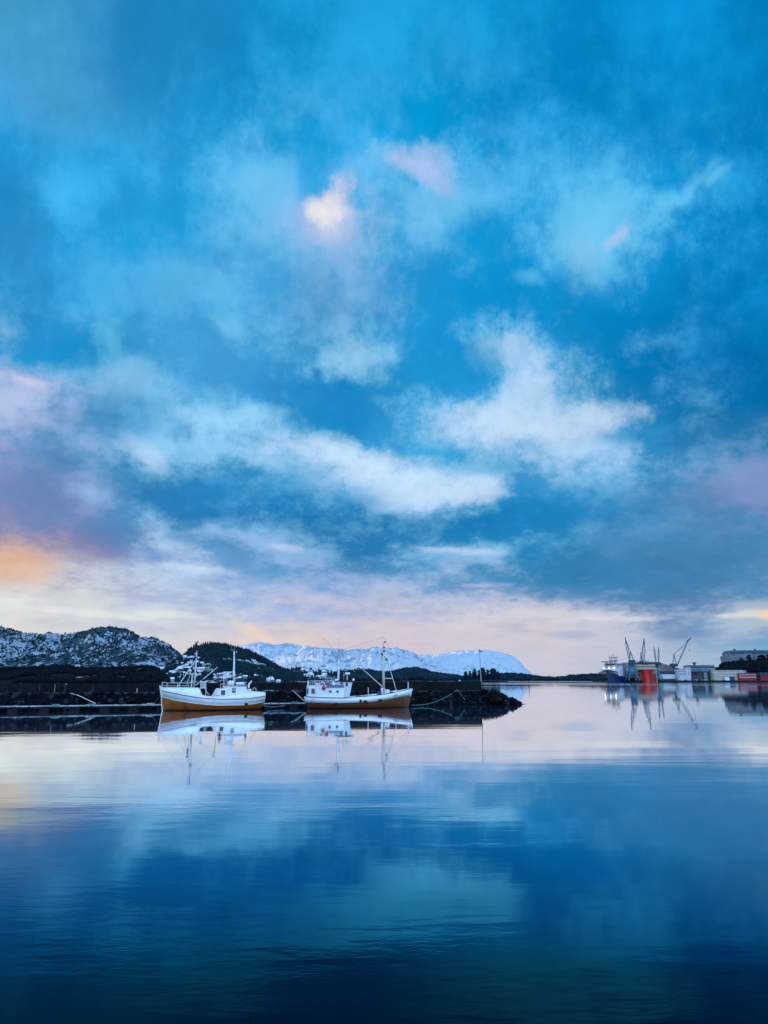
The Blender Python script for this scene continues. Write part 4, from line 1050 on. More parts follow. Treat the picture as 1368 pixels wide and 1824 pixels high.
def boat_left():
    a = boat_loc(0.0)
    R = thing('fishing_boat', line_pt(0, 0), ANG, 'white and orange wooden fishing boat pointing left, wheelhouse aft', 'fishing boat', 'old fishing boats moored at the pontoon')
    shT = [(0, .62), (.06, .78), (.15, .92), (.35, 1), (.6, 1), (.78, .86), (.88, .64), (.95, .38), (1, .05)]
    shW = [(0, .12), (.06, .35), (.15, .68), (.35, .95), (.6, .95), (.78, .68), (.9, .32), (1, .02)]
    shB = [(0, .45), (.06, .66), (.15, .86), (.35, 1), (.6, 1), (.78, .80), (.88, .54), (.95, .28), (1, .03)]
    lv = [dict(xs=6.2, xb=-6.0, z=[(0, -0.9)], B=0.15, sh=[(0, 1), (1, 1)]),
          dict(xs=6.6, xb=-6.3, z=[(0, -0.25)], B=1.7, sh=shW),
          dict(xs=6.95, xb=-6.45, z=[(0, 0.15)], B=2.05, sh=shW),
          dict(xs=7.1, xb=-6.62, z=[(-6.6, .95), (-5, .75), (0, .45), (7, .6)], B=2.2, sh=shB),
          dict(xs=7.30, xb=-6.70, z=[(-6.85, 1.90), (-5.2, 1.43), (-3.02, 1.06), (-1, .82), (.75, .69), (3.84, .68), (5.6, .83), (7.3, 1.10)], B=2.3, sh=shB),
          dict(xs=7.33, xb=-6.85, z=[(-7.0, 2.72), (-6.45, 2.58), (-3.79, 2.02), (-1.8, 1.70), (1.08, 1.52), (4.57, 1.53), (7.33, 1.88)], B=2.35, sh=shT),
          dict(xs=7.28, xb=-6.98, z=[(-7.15, 3.25), (-6.6, 3.08), (-4, 3.03), (-2.05, 3.02), (-1.9, 2.75), (-1.62, 2.08), (-1.0, 1.92), (.2, 1.86), (1.5, 1.95), (4.4, 2.42), (5.6, 2.48), (7.28, 2.38)], B=2.32, sh=shT)]
    rows, strip, deck = hull_parts(R, lv, 4, (M['orange_wood'], M['white']))
    strip(5, 'rubbing_strake', M['black'], 0.045, out=0.03)
    strip(4, 'sheer_moulding', M['white2'], 0.035, out=0.03)
    strip(6, 'cap_rail', M['white2'], 0.05, out=-0.02)
    deck(6, 2.98, 'foredeck', M['deck'], -7.1, -1.95)
    deck(5, 1.30, 'main_deck', M['deck'], -2.4, 7.2, 0.94)
    MB().box(-2.0, -1.93, -2.1, 2.1, 1.30, 2.97).build('foredeck_bulkhead', M['black'], R)
    st = MB(); st.tube([(-6.30, 0, -.5), (-6.55, 0, .15), (-6.76, 0, 1.9), (-6.93, 0, 2.7), (-7.05, 0, 3.36)], 0.08, 6)
    st.build('stem_post', M['white2'], R)
    # bow rail
    rp = [a(289.5, 1224, -.75)] + [Vector((x, -y * .93, 3.0)) for x, y, z in rows[6][::-1] if -6.2 < x < -1.9][::9]
    railing(R, rp, 0.68, M['pale_steel'], (0.45,), 0.03)
    rp2 = [Vector((p.x, -p.y, p.z)) for p in rp]
    railing(R, rp2, 0.68, M['pale_steel'], (0.45,), 0.022)
    railing(R, [rp[0], rp2[0]], 0.68, M['pale_steel'], (0.45,), 0.025)
    # foremast, tripod, crossbar
    MB().tube([a(345.5, 1225), a(348.4, 1190), a(350.3, 1165), a(351, 1144)], 0.145, 10, 0.075).build('foremast', M['pale_steel'], R, smooth=True)
    MB().tube([a(349.4, 1172.6), a(349.6, 1170.2)], 0.18, 10).build('mast_band', M['rust'], R)
    cr = MB(); cr.tube([a(347.2, 1143.6), a(354.2, 1143.6)], .035, 5); cr.tube([a(351.4, 1144), a(351.6, 1141.5)], .04, 5); cr.tube([a(347, 1152), a(350.6, 1152.6)], .025, 5); cr.tube([a(347, 1152), a(347, 1150)], .05, 5)
    cr.tube([a(346.2, 1165), a(346.6, 1168), a(349.6, 1170)], .03, 5); cr.build('mast_lights', M['dark_line'], R)
    for p, q, r_ in ((a(316, 1224, -.9), a(347.5, 1177), .06), (a(331.5, 1222.5, 1.3), a(346.5, 1180), .045), (a(341, 1224.5, -.5), a(342.5, 1200.5, -.2), .085)):
        MB().tube([p, q], r_, 7).build('mast_leg', M['pale_steel'], R)
    MB().tube([a(333.5, 1200.4, -.5), a(347.6, 1200.4, 0)], .055, 6).build('crossbar', M['pale_steel'], R)
    MB().tube([a(341.8, 1187), a(343, 1197)], .12, 6).build('hanging_block', M['black'], R)
    # boom with hook rope
    MB().tube([a(349, 1220.5, -.2), a(388, 1188, -.5)], 0.065, 8, 0.05).build('boom', M['pale_steel'], R)
    MB().tube([a(388.6, 1187, -.5), a(388.9, 1196, -.5), a(389.2, 1217, -.5)], 0.035, 5).build('hoist_rope', M['brown_net'], R)
    MB().blob(tuple(a(388.6, 1189, -.5)), .13, 3).build('boom_block', M['black'], R)
    MB().blob(tuple(a(362.5, 1212.5, -.4)), .24, 5, 2, .15).build('boom_winch', M['black'], R)
    w = MB(); w.tube([a(351, 1143.8), a(417, 1160)], .012, 4); w.tube([a(351, 1146), a(388, 1188, -.5)], .012, 4); w.tube([a(285, 1222), a(350.5, 1150)], .012, 4)
    w.tube([a(417, 1160), a(463, 1232, 0)], .012, 4); w.tube([a(351, 1170), a(389, 1188, -.5)], .012, 4); w.build('rigging', M['dark_line'], R)
    # slatted guard and ladder at the break of the foredeck
    g = MB()
    for k in range(5):
        p = a(357.5 + k * 2.2, 1226, -1.9); g.box(p.x - .04, p.x + .04, -1.93, -1.87, p.z, p.z + .85)
    p0 = a(357, 1226, -1.9); p1 = a(367, 1226, -1.9)
    g.box(p0.x - .05, p1.x + .05, -1.95, -1.86, p0.z + .82, p0.z + .92); g.box(p0.x - .05, p1.x + .05, -1.95, -1.86, p0.z, p0.z + .07)
    for xx in (p0.x, p1.x): g.tube([(xx, -1.9, p0.z), (xx, -1.9, 1.3)], .03, 5)
    g.build('slatted_guard', M['white2'], R)
    MB().tube([a(364.5, 1225.5, -1.7), a(370, 1236, -1.4), a(373, 1236.5, -1.4)], .06, 6).build('handrail', M['pale_steel'], R)
    # net drum on the working deck
    d = MB(); d.lathe([(.5, -.9), (.5, -.85), (.34, -.84), (.36, .0), (.34, .84), (.5, .85), (.5, .9)], c=(-.7, 0, 1.85), n=14, axis='y')
    d.build('net_drum', M['black'], R)
    MB().box(-1.5, -1.2, -1.0, 1.0, 1.3, 2.35, .03).build('hatch', M['black'], R)
    pz = MB(); [pz.blob((-.2 + k * .25, -1.3 + .5 * (k % 2), 1.6), .32, 40 + k, 1, .3) for k in range(3)]; pz.build('deck_gear', M['brown_net'], R)
    # deckhouse flush with the side
    H = MB().prism([(.22, 1.78), (.86, 2.92), (1.62, 2.95), (1.92, 3.27), (4.40, 3.22), (4.62, 2.46), (4.62, 1.6), (.3, 1.5)], -2.14, 2.14).build('deckhouse', M['white'], R)
    e = H.modifiers.new('bevel', 'BEVEL'); e.width = 0.05; e.segments = 2
    r0 = MB().box(1.85, 4.5, -2.22, 2.22, 3.24, 3.33, .03); r0.build('house_roof', M['steel'], R)
    window(R, a, 393.6, 400.8, 1229.6, 1238.0, -2.15)
    window(R, a, 413.2, 419.8, 1225.4, 1234.0, -2.15, True)
    p = a(386, 1240.6, -2.15); MB().box(p.x, p.x + .30, -2.19, -2.12, p.z, p.z + .16).build('vent', M['rubber'], R)
    p = a(436.5, 1255.8, -2.2); MB().box(p.x, p.x + .34, -2.36, -2.0, p.z, p.z + .26).build('scupper', M['rubber'], R)
    # roof gear
    railing(R, [Vector((.9, -1.9, 2.95)), Vector((1.25, -1.9, 2.95)), Vector((1.6, -1.9, 2.95))], .62, M['pale_steel'], (), .035)
    railing(R, [Vector((x, -2.05, 3.33)) for x in (1.95, 2.6, 3.3, 4.0, 4.4)], .22, M['pale_steel'], (), .02)
    b = MB(); q = a(394.5, 1222, -.6); b.box(q.x - .22, q.x + .25, -.9, -.3, 2.9, 3.62, .05); b.box(q.x - .12, q.x + .2, -.85, -.4, 3.55, 3.98, .06); b.build('engine_box', M['black'], R)
    MB().tube([(1.15, -1.2, 2.95), (1.62, -1.2, 3.5)], .05, 6).build('handrail', M['red'], R)
    gm = MB(); t0 = a(399, 1215.5, -.5); t1 = a(399, 1197.2, -.5); t2 = a(412, 1197.2, -.5)
    gm.tube([Vector((t0.x, -.5, 3.2)), t1], .045, 6); gm.box(t1.x - .05, t2.x + .1, -.62, -.4, t1.z - .05, t1.z + .06)
    gm.tube([t2 + Vector((-.1, 0, 0)), Vector((t2.x - .1, -.5, 3.2))], .025, 5); gm.build('antenna_gantry', M['white2'], R)
    MB().lathe([(.05, -.22), (.20, -.18), (.27, -.02), (.24, .1), (.12, .22), (.02, .25)], c=tuple(a(405.5, 1201.6, -.5)), n=14).build('satellite_dome', M['white2'], R, smooth=True)
    dm = a(405.5, 1206.5, -.5); MB().lathe([(.34, -.06), (.34, .02), (.1, .12)], c=tuple(dm), n=12).build('radar_scanner', M['pale_steel'], R)
    MB().lathe([(.07, 0), (.07, .6)], c=(dm.x, -.5, 3.3), n=8).build('radar_post', M['pale_steel'], R)
    x_ = MB(); cc = a(411, 1210, -.9)
    for k in range(6):
        an = k * 1.05 + .2; x_.tube([cc, cc + Vector((math.cos(an) * .5, 0.1, math.sin(an) * .26))], .07, 5, .02)
    x_.tube([cc, a(423.5, 1201.8, -.9)], .045, 5); x_.build('folded_anchor', M['black'], R)
    for px in (409.3, 414.2):
        q = a(px, 1219, -1.3); MB().lathe([(.05, 0), (.2, .03), (.235, .2), (.235, .45), (.2, .62), (.1, .68)], c=(q.x, -1.3, 3.32), n=12).build('round_ventilator', M['white2'], R, smooth=True)
    q0, q1 = a(420.3, 1217.8, -1.2), a(435.3, 1217.8, -1.2)
    MB().lathe([(.12, q0.x), (.21, q0.x + .05), (.23, q0.x + .3), (.23, q1.x - .3), (.21, q1.x - .05), (.12, q1.x)], c=(0, -1.2, q0.z - .02), n=12, axis='x').build('life_raft', M['white2'], R, smooth=True)
    for f in (.25, .75):
        xx = q0.x + (q1.x - q0.x) * f; MB().box(xx - .03, xx + .03, -1.46, -.94, 3.33, 3.52).build('raft_cradle', M['steel'], R)
    # aft mast
    MB().tube([a(416.4, 1216), a(416.6, 1197), a(417, 1184), a(417.1, 1160)], .20, 10, .07).build('aft_mast', M['white2'], R, smooth=True)
    ms = MB(); ms.tube([a(411, 1157.8), a(417.4, 1157.8)], .04, 5); ms.tube([a(412.3, 1158), a(412, 1144)], .015, 4); ms.tube([a(417.4, 1160), a(418, 1150), a(419.6, 1128)], .022, 4, .008)
    ms.tube([a(416.5, 1166), a(419.4, 1160)], .02, 4); ms.build('aerials', M['steel'], R)
    md = MB()
    for py in (1168, 1176, 1186, 1192): md.blob(tuple(a(417.3, py, -.16)), .075, int(py), 1, .1)
    md.build('mast_fittings', M['steel'], R)
    # davit, fish box, hoop aft
    dv = MB(); dv.tube([a(442.5, 1225, -1.2), a(443.5, 1219, -1.2), a(448.3, 1213.2, -1.2)], .13, 8, .10); dv.build('davit', M['white2'], R)
    MB().tube([a(440, 1221, -.8), a(441.5, 1214, -.8)], .22, 7, .12).build('davit_winch', M['black'], R)
    MB().box(4.66, 5.2, -1.9, -.9, 2.0, 2.86, .04).build('fish_box', M['cool_white'], R)
    hp = [a(450.2 + 6.2 * (1 - math.cos(t)) / 2, 1231 - 6 * math.sin(t), -1.6) for t in np.linspace(0, math.pi, 12)]
    MB().tube(hp, .045, 6).build('hoop', M['pale_steel'], R)
    MB().box(6.2, 7.0, -1.0, 1.0, 1.3, 2.1, .04).build('stern_locker', M['white2'], R)
boat_left()

def boat_right():
    a = boat_loc(21.5)
    R = thing('fishing_boat', line_pt(21.5, 0), ANG, 'white fishing boat with brown hull pointing right, deckhouse at the stern and tall forward mast', 'fishing boat', 'old fishing boats moored at the pontoon')
    shT = [(0, .22), (.02, .48), (.06, .70), (.13, .90), (.3, 1), (.6, 1), (.76, .88), (.87, .66), (.95, .36), (1, .05)]
    shB = [(0, .18), (.02, .40), (.06, .62), (.13, .84), (.3, 1), (.6, .99), (.76, .80), (.87, .52), (.95, .24), (1, .03)]
    shW = [(0, .12), (.05, .35), (.12, .66), (.3, .93), (.6, .93), (.76, .66), (.9, .26), (1, .02)]
    lv = [dict(xs=-7.0, xb=7.6, z=[(0, -1.0)], B=0.15, sh=[(0, 1), (1, 1)]),
          dict(xs=-7.3, xb=7.95, z=[(0, -.25)], B=1.8, sh=shW),
          dict(xs=-7.65, xb=8.15, z=[(0, .15)], B=2.15, sh=shW),
          dict(xs=-7.75, xb=8.3, z=[(-8, .5), (0, .5), (4, .62), (8.3, .9)], B=2.3, sh=shB),
          dict(xs=-7.92, xb=8.45, z=[(-8.1, .86), (-6, .80), (-3.9, .77), (.4, .88), (2.4, 1.02), (4.1, 1.2), (6.3, 1.44), (8.5, 1.68)], B=2.38, sh=shB),
          dict(xs=-8.02, xb=8.6, z=[(-8.2, 1.30), (0, 1.25), (4, 1.6), (8.6, 2.25)], B=2.42, sh=shT),
          dict(xs=-8.06, xb=8.72, z=[(-8.3, 1.74), (-5.5, 1.60), (-2.8, 1.56), (-.5, 1.66), (1.86, 1.82), (3.77, 2.02), (5.82, 2.36), (7.4, 2.62), (8.8, 2.84)], B=2.40, sh=shT)]
    rows, strip, deck = hull_parts(R, lv, 4, (M['brown_wood'], M['white']))
    strip(6, 'rubbing_strake', M['black'], 0.055, 0.0, 0.34, 0.03, -.02)
    strip(6, 'cap_rail', M['black'], 0.035, 0.33, 1.0, 0.0, .02)
    strip(4, 'sheer_moulding', M['black'], 0.028, out=.02, dz=-.01)
    deck(5, 1.12, 'main_deck', M['deck'], -8.2, 3.2, .95)
    deck(6, lambda x: 1.75 + max(0, (x - 3)) * .12, 'foredeck', M['deck'], 3.2, 8.7, .95)
    MB().tube([(7.85, 0, -.5), (8.15, 0, .1), (8.55, 0, 1.7)], .09, 6).build('stem_post', M['brown_wood'], R)
    MB().tube([(8.57, 0, 1.72), (8.84, 0, 2.80)], .10, 6).build('stem_cap', M['white2'], R)
    # deckhouse, rounded aft
    pl = [(-7.72, -.55), (-7.55, -1.05), (-7.15, -1.5), (-6.5, -1.82), (-5.5, -1.98), (-2.75, -2.02), (-2.75, 2.02), (-5.5, 1.98), (-6.5, 1.82), (-7.15, 1.5), (-7.55, 1.05), (-7.72, .55)]
    def slab(z0, z1, name, m, g=0.0):
        n = len(pl); vs = [(x * (1 + g * .02) if x < -3 else x + g, y * (1 + g), z0) for x, y in pl] + [(x * (1 + g * .02) if x < -3 else x + g, y * (1 + g), z1) for x, y in pl]
        return MB().add(vs, [tuple(range(n))[::-1], tuple(range(n, 2 * n))] + [(i, (i + 1) % n, n + (i + 1) % n, n + i) for i in range(n)]).build(name, m, R)
    slab(1.45, 3.30, 'deckhouse', M['white2'])
    slab(3.302, 3.36, 'house_roof', M['cool_white'], .015)
    f0, f1 = a(582, 1225, -2.03), a(612.5, 1221, -2.03)
    MB().box(f0.x, f1.x, -2.085, -2.005, f0.z, 3.36).build('roof_fascia', M['grey_blue'], R)
    window(R, a, 554.6, 560.4, 1226.6, 1236.0, -1.93)
    w = MB(); w.box(-7.76, -7.70, -.45, .1, 2.1, 2.85); w.build('window', M['glass'], R)
    for px in (588.2, 601.2):
        q = a(px, 1231.8, -2.02)
        f = MB().lathe([(.20, -.05), (.20, .02), (.16, .03)], c=(q.x, -2.01, q.z), n=16, axis='y').build('porthole', M['steel'], R)
        MB().lathe([(.165, -.056), (.165, -.03)], c=(q.x, -2.01, q.z), n=16, axis='y').build('pane', M['glass'], f)
    # wheelhouse
    q = [(-2.74, 1.35), (-1.86, 1.35), (-1.33, 3.80), (-3.25, 3.80), (-3.25, 3.37), (-2.74, 3.37)]
    W = MB().prism(q, -1.62, 1.62).build('wheelhouse', M['cool_white'], R)
    e = W.modifiers.new('bevel', 'BEVEL'); e.width = .05; e.segments = 2
    MB().prism([(-3.4, 3.82), (-1.15, 3.82), (-1.2, 3.93), (-1.7, 4.04), (-3.3, 4.04)], -1.8, 1.8).build('wheelhouse_roof', M['black'], R)
    window(R, a, 615.8, 619.4, 1216, 1222.4, -1.63)
    MB().box(-3.22, -2.80, -1.66, -1.60, 3.42, 3.74).build('window', M['glass'], R)
    fw = MB()
    for y0 in (-1.45, -.45, .55):
        x0, x1 = -1.33 - .12 + .012, -1.33 - .48 * .53 / 1.0
        fw.add([(-1.50 + .03, y0, 2.95), (-1.50 + .03, y0 + .85, 2.95), (-1.36 + .03, y0 + .85, 3.62), (-1.36 + .03, y0, 3.62)], [(0, 1, 2, 3)])
    fw.build('front_window', M['glass'], R)
    # roof rails
    railing(R, [Vector((-7.5, -.9, 3.36)), Vector((-7.05, -1.45, 3.36)), a(561, 1220.5, -1.85), a(575, 1220.5, -1.9), a(588, 1220.5, -1.9), a(604, 1220.5, -1.9)], .60, M['pale_steel'], (.5,), .025)
    railing(R, [Vector((-7.5, -.9, 3.36)), Vector((-7.62, 0, 3.36)), Vector((-7.5, .9, 3.36)), Vector((-6.5, 1.8, 3.36)), Vector((-4, 1.85, 3.36))], .60, M['pale_steel'], (.5,), .022)
    MB().tube([a(549.3, 1221, -1.3), a(548.6, 1213, -1.3)], .09, 6, .13).build('stern_light', M['white2'], R)
    b0, b1 = a(562, 1220.2, -1.95), a(570.2, 1216, -1.95)
    sb = MB().box(b0.x, b1.x, -1.98, -1.94, b0.z, b1.z).build('number_board', M['sign_white'], R)
    text_mesh('27', .30, 'lettering', M['letter'], sb, ((b0.x + b1.x) / 2 + .04, -1.99, (b0.z + b1.z) / 2), (RAD(90), 0, 0))
    ln = MB().box(b1.x + .06, b1.x + .5, -1.97, -1.94, b1.z - .28, b1.z - .02); ln.build('number_board', M['grey_blue'], R)
    # mizzen mast, radar mast, aerials
    MB().tube([a(602.8, 1216), a(603.3, 1190), a(603.6, 1176), a(603.8, 1158)], .17, 10, .055).build('mizzen_mast', M['white2'], R, smooth=True)
    MB().tube([a(597.5, 1212.5), a(603, 1209.5)], .16, 8, .14).build('mast_foot', M['white2'], R)
    sp = MB(); sp.tube([a(600.3, 1157.8), a(607, 1157.8)], .03, 5); sp.tube([a(596.6, 1162.3), a(600, 1162.6), a(602, 1165)], .035, 5)
    sp.tube([a(603.9, 1158), a(604.3, 1145), a(604, 1135)], .018, 4, .008); sp.tube([a(598, 1161.8), a(571.5, 1132)], .016, 4, .010)
    for px, py in ((600.4, 1170.3), (605.4, 1168.6), (602.3, 1172), (602, 1194), (605.6, 1185), (601, 1184.5), (601.2, 1163.6), (604.6, 1159.2)): sp.tube([a(px, py - 1.1, -.1), a(px, py + 1.1, -.1)], .07, 6)
    sp.build('aerials', M['dark_line'], R)
    MB().tube([a(618.5, 1212), a(618.6, 1201.5)], .09, 8, .06).build('radar_post', M['pale_steel'], R)
    q0, q1 = a(615, 1201.6), a(622.6, 1198); MB().box(q0.x, q1.x, -.25, .25, q0.z, q1.z, .05).build('radar_scanner', M['white2'], R)
    MB().tube([a(612.3, 1212), a(612.5, 1197)], .03, 5).build('whip_aerial', M['steel'], R)
    q = a(629.3, 1210.8, -.9); MB().lathe([(.10, -.12), (.17, .0), (.19, .12), (.15, .16)], c=(q.x, -.9, q.z), n=12, axis='x').build('searchlight', M['white2'], R)
    MB().tube([(q.x - .02, -.9, q.z - .15), (q.x - .3, -.9, 3.98)], .03, 5).build('searchlight_stand', M['white2'], R)
    # gear on the deckhouse roof
    for px, k in ((575, 1), (582, 2), (593.5, 3)):
        g = MB(); rd = random.Random(k)
        for _ in range(5): g.blob((0, 0, 0), .01, 1)
        g = MB(); c = a(px, 1219, -1.4)
        for j in range(5): g.blob((c.x + rd.uniform(-.28, .28), -1.4 + rd.uniform(-.2, .2), 3.46 + rd.uniform(0, .25)), rd.uniform(.1, .2), k * 7 + j, 1, .25)
        g.build('roof_gear', M['white2'] if k != 2 else M['brown_net'], R)
    for px in (583.2, 593.7): MB().lathe([(.12, 0), (.02, .38)], c=(a(px, 1214, -1.2).x, -1.2, 3.66), n=6).build('peaked_cover', M['white2'], R)
    # forward mast, boom, ladder stay
    MB().tube([a(683.6, 1228), a(683.0, 1190), a(682.6, 1163)], .19, 12, .145).build('main_mast', M['mast_wood'], R, smooth=True)
    MB().tube([a(682.6, 1163), a(682.3, 1133)], .085, 8, .045).build('topmast', M['mast_wood'], R, smooth=True)
    mf = MB()
    for px, py, s_ in ((685.6, 1143.6, .16), (684.4, 1152.8, .13), (685.4, 1159.2, .12), (680.6, 1165.6, .22), (688.4, 1175.2, .20)): mf.blob(tuple(a(px, py)), s_, int(py), 1, .2)
    for py in (1143.6, 1152.8, 1159.2): mf.tube([a(682.4, py + 1), a(686.2, py + .6)], .025, 4)
    mf.tube([a(682.8, 1166), a(688.4, 1174)], .03, 4); mf.build('mast_lights', M['dark_line'], R)
    for py in (1211, 1186): MB().tube([a(683.3, py), a(683.3, py - 1)], .21, 12).build('mast_band', M['steel'], R)
    MB().tube([a(680.5, 1222.8, -.3), a(643, 1189, -.5)], .085, 8, .06).build('boom', M['mast_wood'], R)
    MB().tube([a(675, 1219.5, -.6), a(652, 1203, -.8)], .035, 6).build('boom_stay', M['brown_net'], R)
    for d in (-.20, .20):
        MB().tube([a(690.0, 1176, 0) + Vector((d * .25, d, 0)), a(706.3, 1231.5, 0) + Vector((d * .6, d * 1.5, 0))], .05, 6).build('ladder_rail', M['pale_steel'], R)
    rg = MB()
    for k in range(14):
        t = .12 + k * .062; c = a(690, 1176).lerp(a(706.3, 1231.5), t); rg.tube([c + Vector((-.05 - .07 * t, -.2 - .1 * t, 0)), c + Vector((.05 + .07 * t, .2 + .1 * t, 0))], .028, 5)
    rg.build('ladder_rungs', M['pale_steel'], R)
    MB().tube([a(684.5, 1208.6), a(698.5, 1208.6)], .07, 7).build('crossbar', M['pale_steel'], R)
    wr = MB(); wr.tube([a(682.5, 1165), a(655, 1179.5), a(604, 1160)], .012, 4); wr.tube([a(688.4, 1175), a(703, 1196), a(734, 1226)], .014, 4); wr.tube([a(682.3, 1133), a(734, 1226)], .010, 4)
    wr.tube([a(679.5, 1166), a(679.8, 1222, -1.2)], .014, 4); wr.tube([a(686, 1166), a(687, 1225, 1.4)], .012, 4); wr.tube([a(682.3, 1135), a(603.8, 1160)], .009, 4)
    wr.build('rigging', M['dark_line'], R)
    wz = MB(); c = a(680, 1237, -.6)
    wz.box(c.x - .05, c.x + .10, -.9, -.3, 1.7, 2.95, .02); wz.box(c.x + .38, c.x + .52, -.9, -.3, 1.7, 2.75, .02); wz.box(c.x + .0, c.x + .5, -.8, -.3, 1.7, 1.95, .02); wz.build('winch_frame', M['white2'], R)
    MB().lathe([(.16, -.35), (.16, -.3), (.11, -.28), (.11, .28), (.16, .3), (.16, .35)], c=(c.x + .26, -.62, 2.45), n=10, axis='y').build('winch_drum', M['steel'], R)
    MB().lathe([(.32, 0), (.42, .12), (.44, .35), (.36, .62), (.18, .82), (.04, .86)], c=(a(690.5, 1236, -.5).x, -.5, 1.85), n=14).build('capstan_cover', M['cool_white'], R, smooth=True)
    p = a(727, 1227); MB().tube([p + Vector((0, 0, -.3)), a(727, 1215)], .075, 8).build('bow_post', M['cool_white'], R)
    # far bulwark rail standing above the near one at the bow
    br = MB(); br.tube([a(707.5, 1230, .6), a(720, 1227.2, .6), a(734.5, 1224.8, 0)], .04, 5); br.tube([a(720, 1227.2, .6), a(720, 1230, .6)], .03, 5); br.build('bow_rail', M['black'], R)
    for px0, px1, py0, py1 in ((640, 643.8, 1246, 1251.4), (647.4, 653.8, 1247.6, 1251.6), (673.8, 680, 1245.2, 1249.2)):
        p0, p1 = a(px0, py1, -2.36), a(px1, py0, -2.36)
        MB().box(p0.x, p1.x, -2.455, -2.25, p0.z, p1.z, .02).build('freeing_port', M['rubber'], R)
    MB().box(-4.15, -3.95, -2.46, -2.2, .35, .84).build('fender_post', M['rubber'], R)
    q = a(703, 1238.7, -1.75)
    # lettering follows the flare of the bow
    def side_y(x, z):
        r6 = np.array(rows[6]); r4 = np.array(rows[4]); r5 = np.array(rows[5])
        zz = [float(np.interp(x, r[:, 0], r[:, 2])) for r in (r4, r5, r6)]; yy = [float(np.interp(x, r[:, 0], r[:, 1])) for r in (r4, r5, r6)]
        return float(np.interp(z, zz, yy))
    for k, ch in enumerate('17880'):
        pc = a(698.6 + 2.05 * k, 1239.3 - .45 * k, -1.7); y = side_y(pc.x, pc.z)
        dy = side_y(pc.x + .1, pc.z) - side_y(pc.x - .1, pc.z)
        text_mesh(ch, .30, 'lettering', M['letter'], R, (pc.x, -y - .09, pc.z), (RAD(84), 0, math.atan2(-dy, .2)))
    for k, ch in enumerate('F50'):
        pc = a(554.6 + 2.6 * k, 1245.3, -1.9); y = side_y(pc.x, pc.z)
        text_mesh(ch, .24, 'lettering', M['letter'], R, (pc.x, -y - .09, pc.z), (RAD(88), 0, RAD(-14)))
    pc = a(558, 1249.5, -1.9); MB().box(pc.x - .15, pc.x + .15, -side_y(pc.x, pc.z) - .09, -side_y(pc.x, pc.z) - .03, pc.z - .03, pc.z + .02).build('lettering', M['letter'], R)

    # things carried on the boat
    def W(v): return R.matrix_basis @ v if False else line_pt(21.5, 0) + EV * v.x + NV * v.y + Vector((0, 0, v.z))
    def buoy(px, py, off, r, m, lab):
        c = a(px, py, off)
        o = thing('float_buoy', W(c), ANG, lab, 'buoy')
        MB().lathe([(r * .15, -r * 1.12), (r * .7, -r * .85), (r, -r * .2), (r * .92, r * .4), (r * .5, r * .95), (r * .22, r * 1.15)], n=14).build('float', m, o, smooth=True)
        MB().lathe([(r * .2, r * 1.1), (r * .2, r * 1.35), (r * .1, r * 1.4)], n=8).build('eye', M['black'], o)
        MB().tube([(0, 0, r * 1.3), (0.02, .05, r * 1.3 + .35)], .02, 5).build('lanyard', M['pale_rope'], o)
    buoy(576.8, 1225.4, -2.25, .30, M['red'], 'bright red round buoy hanging over the white deckhouse side')
    buoy(583.4, 1218.2, -1.65, .24, M['maroon'], 'dark red buoy lying on the deckhouse roof by the railing')
    buoy(580.4, 1216.6, -1.5, .17, M['maroon'], 'small faded red buoy behind the roof railing')
    c = a(675.2, 1233.6, -.6); o = thing('barrel', W(Vector((c.x, -.6, 1.72))), ANG, 'blue plastic barrel beside the forward mast', 'barrel')
    MB().lathe([(.26, 0), (.29, .05), (.29, .28), (.31, .30), (.29, .32), (.29, .58), (.26, .64)], n=14).build('barrel_body', M['blue_plastic'], o)
    MB().lathe([(.24, .64), (.24, .68)], n=14).build('lid', M['black'], o)
    t = MB()
    for k, x in enumerate(np.linspace(-.9, 1.3, 7)): t.blob((x, 0, .45), .52 - .03 * abs(k - 3), 60 + k, 2, .10, (1, 1.3, .55))
    o = t.build('tarpaulin_pile', M['tarp'], smooth=True); c = a(648, 1240, -.5); o.location = W(Vector((c.x, -.5, 1.15))); o.rotation_euler = (0, 0, ANG); tag(o, 'faded pinkish tarpaulin over gear amidships on the right boat', 'tarpaulin')
    c = a(638, 1240.5, -1.8); o = MB().box(-.25, .25, -.2, .2, 0, .42, .03).build('fish_crate', M['rope']); o.location = W(Vector((c.x, -1.6, 1.35))); o.rotation_euler = (0, 0, ANG); tag(o, 'pale teal fish crate at the left end of the tarpaulin', 'crate')
    MB().tube([a(656.2, 1241, -.2), a(655.8, 1224.5, -.2)], .06, 6).build('deck_post', M['mast_wood'], R)
    o = MB().blob((0, 0, .15), .32, 77, 2, .2, (1.3, .8, .6)).build('gear_heap', M['rust']); c = a(697, 1234, -.8); o.location = W(Vector((c.x, -.8, 2.02))); o.rotation_euler = (0, 0, ANG); tag(o, 'small orange brown heap on the foredeck right of the capstan cover', 'gear')
    MB().blob((5.9, -.5, 2.32), .22, 8, 1, .2, (2, 1, .6)).build('windlass', M['white2'], R)
boat_right()
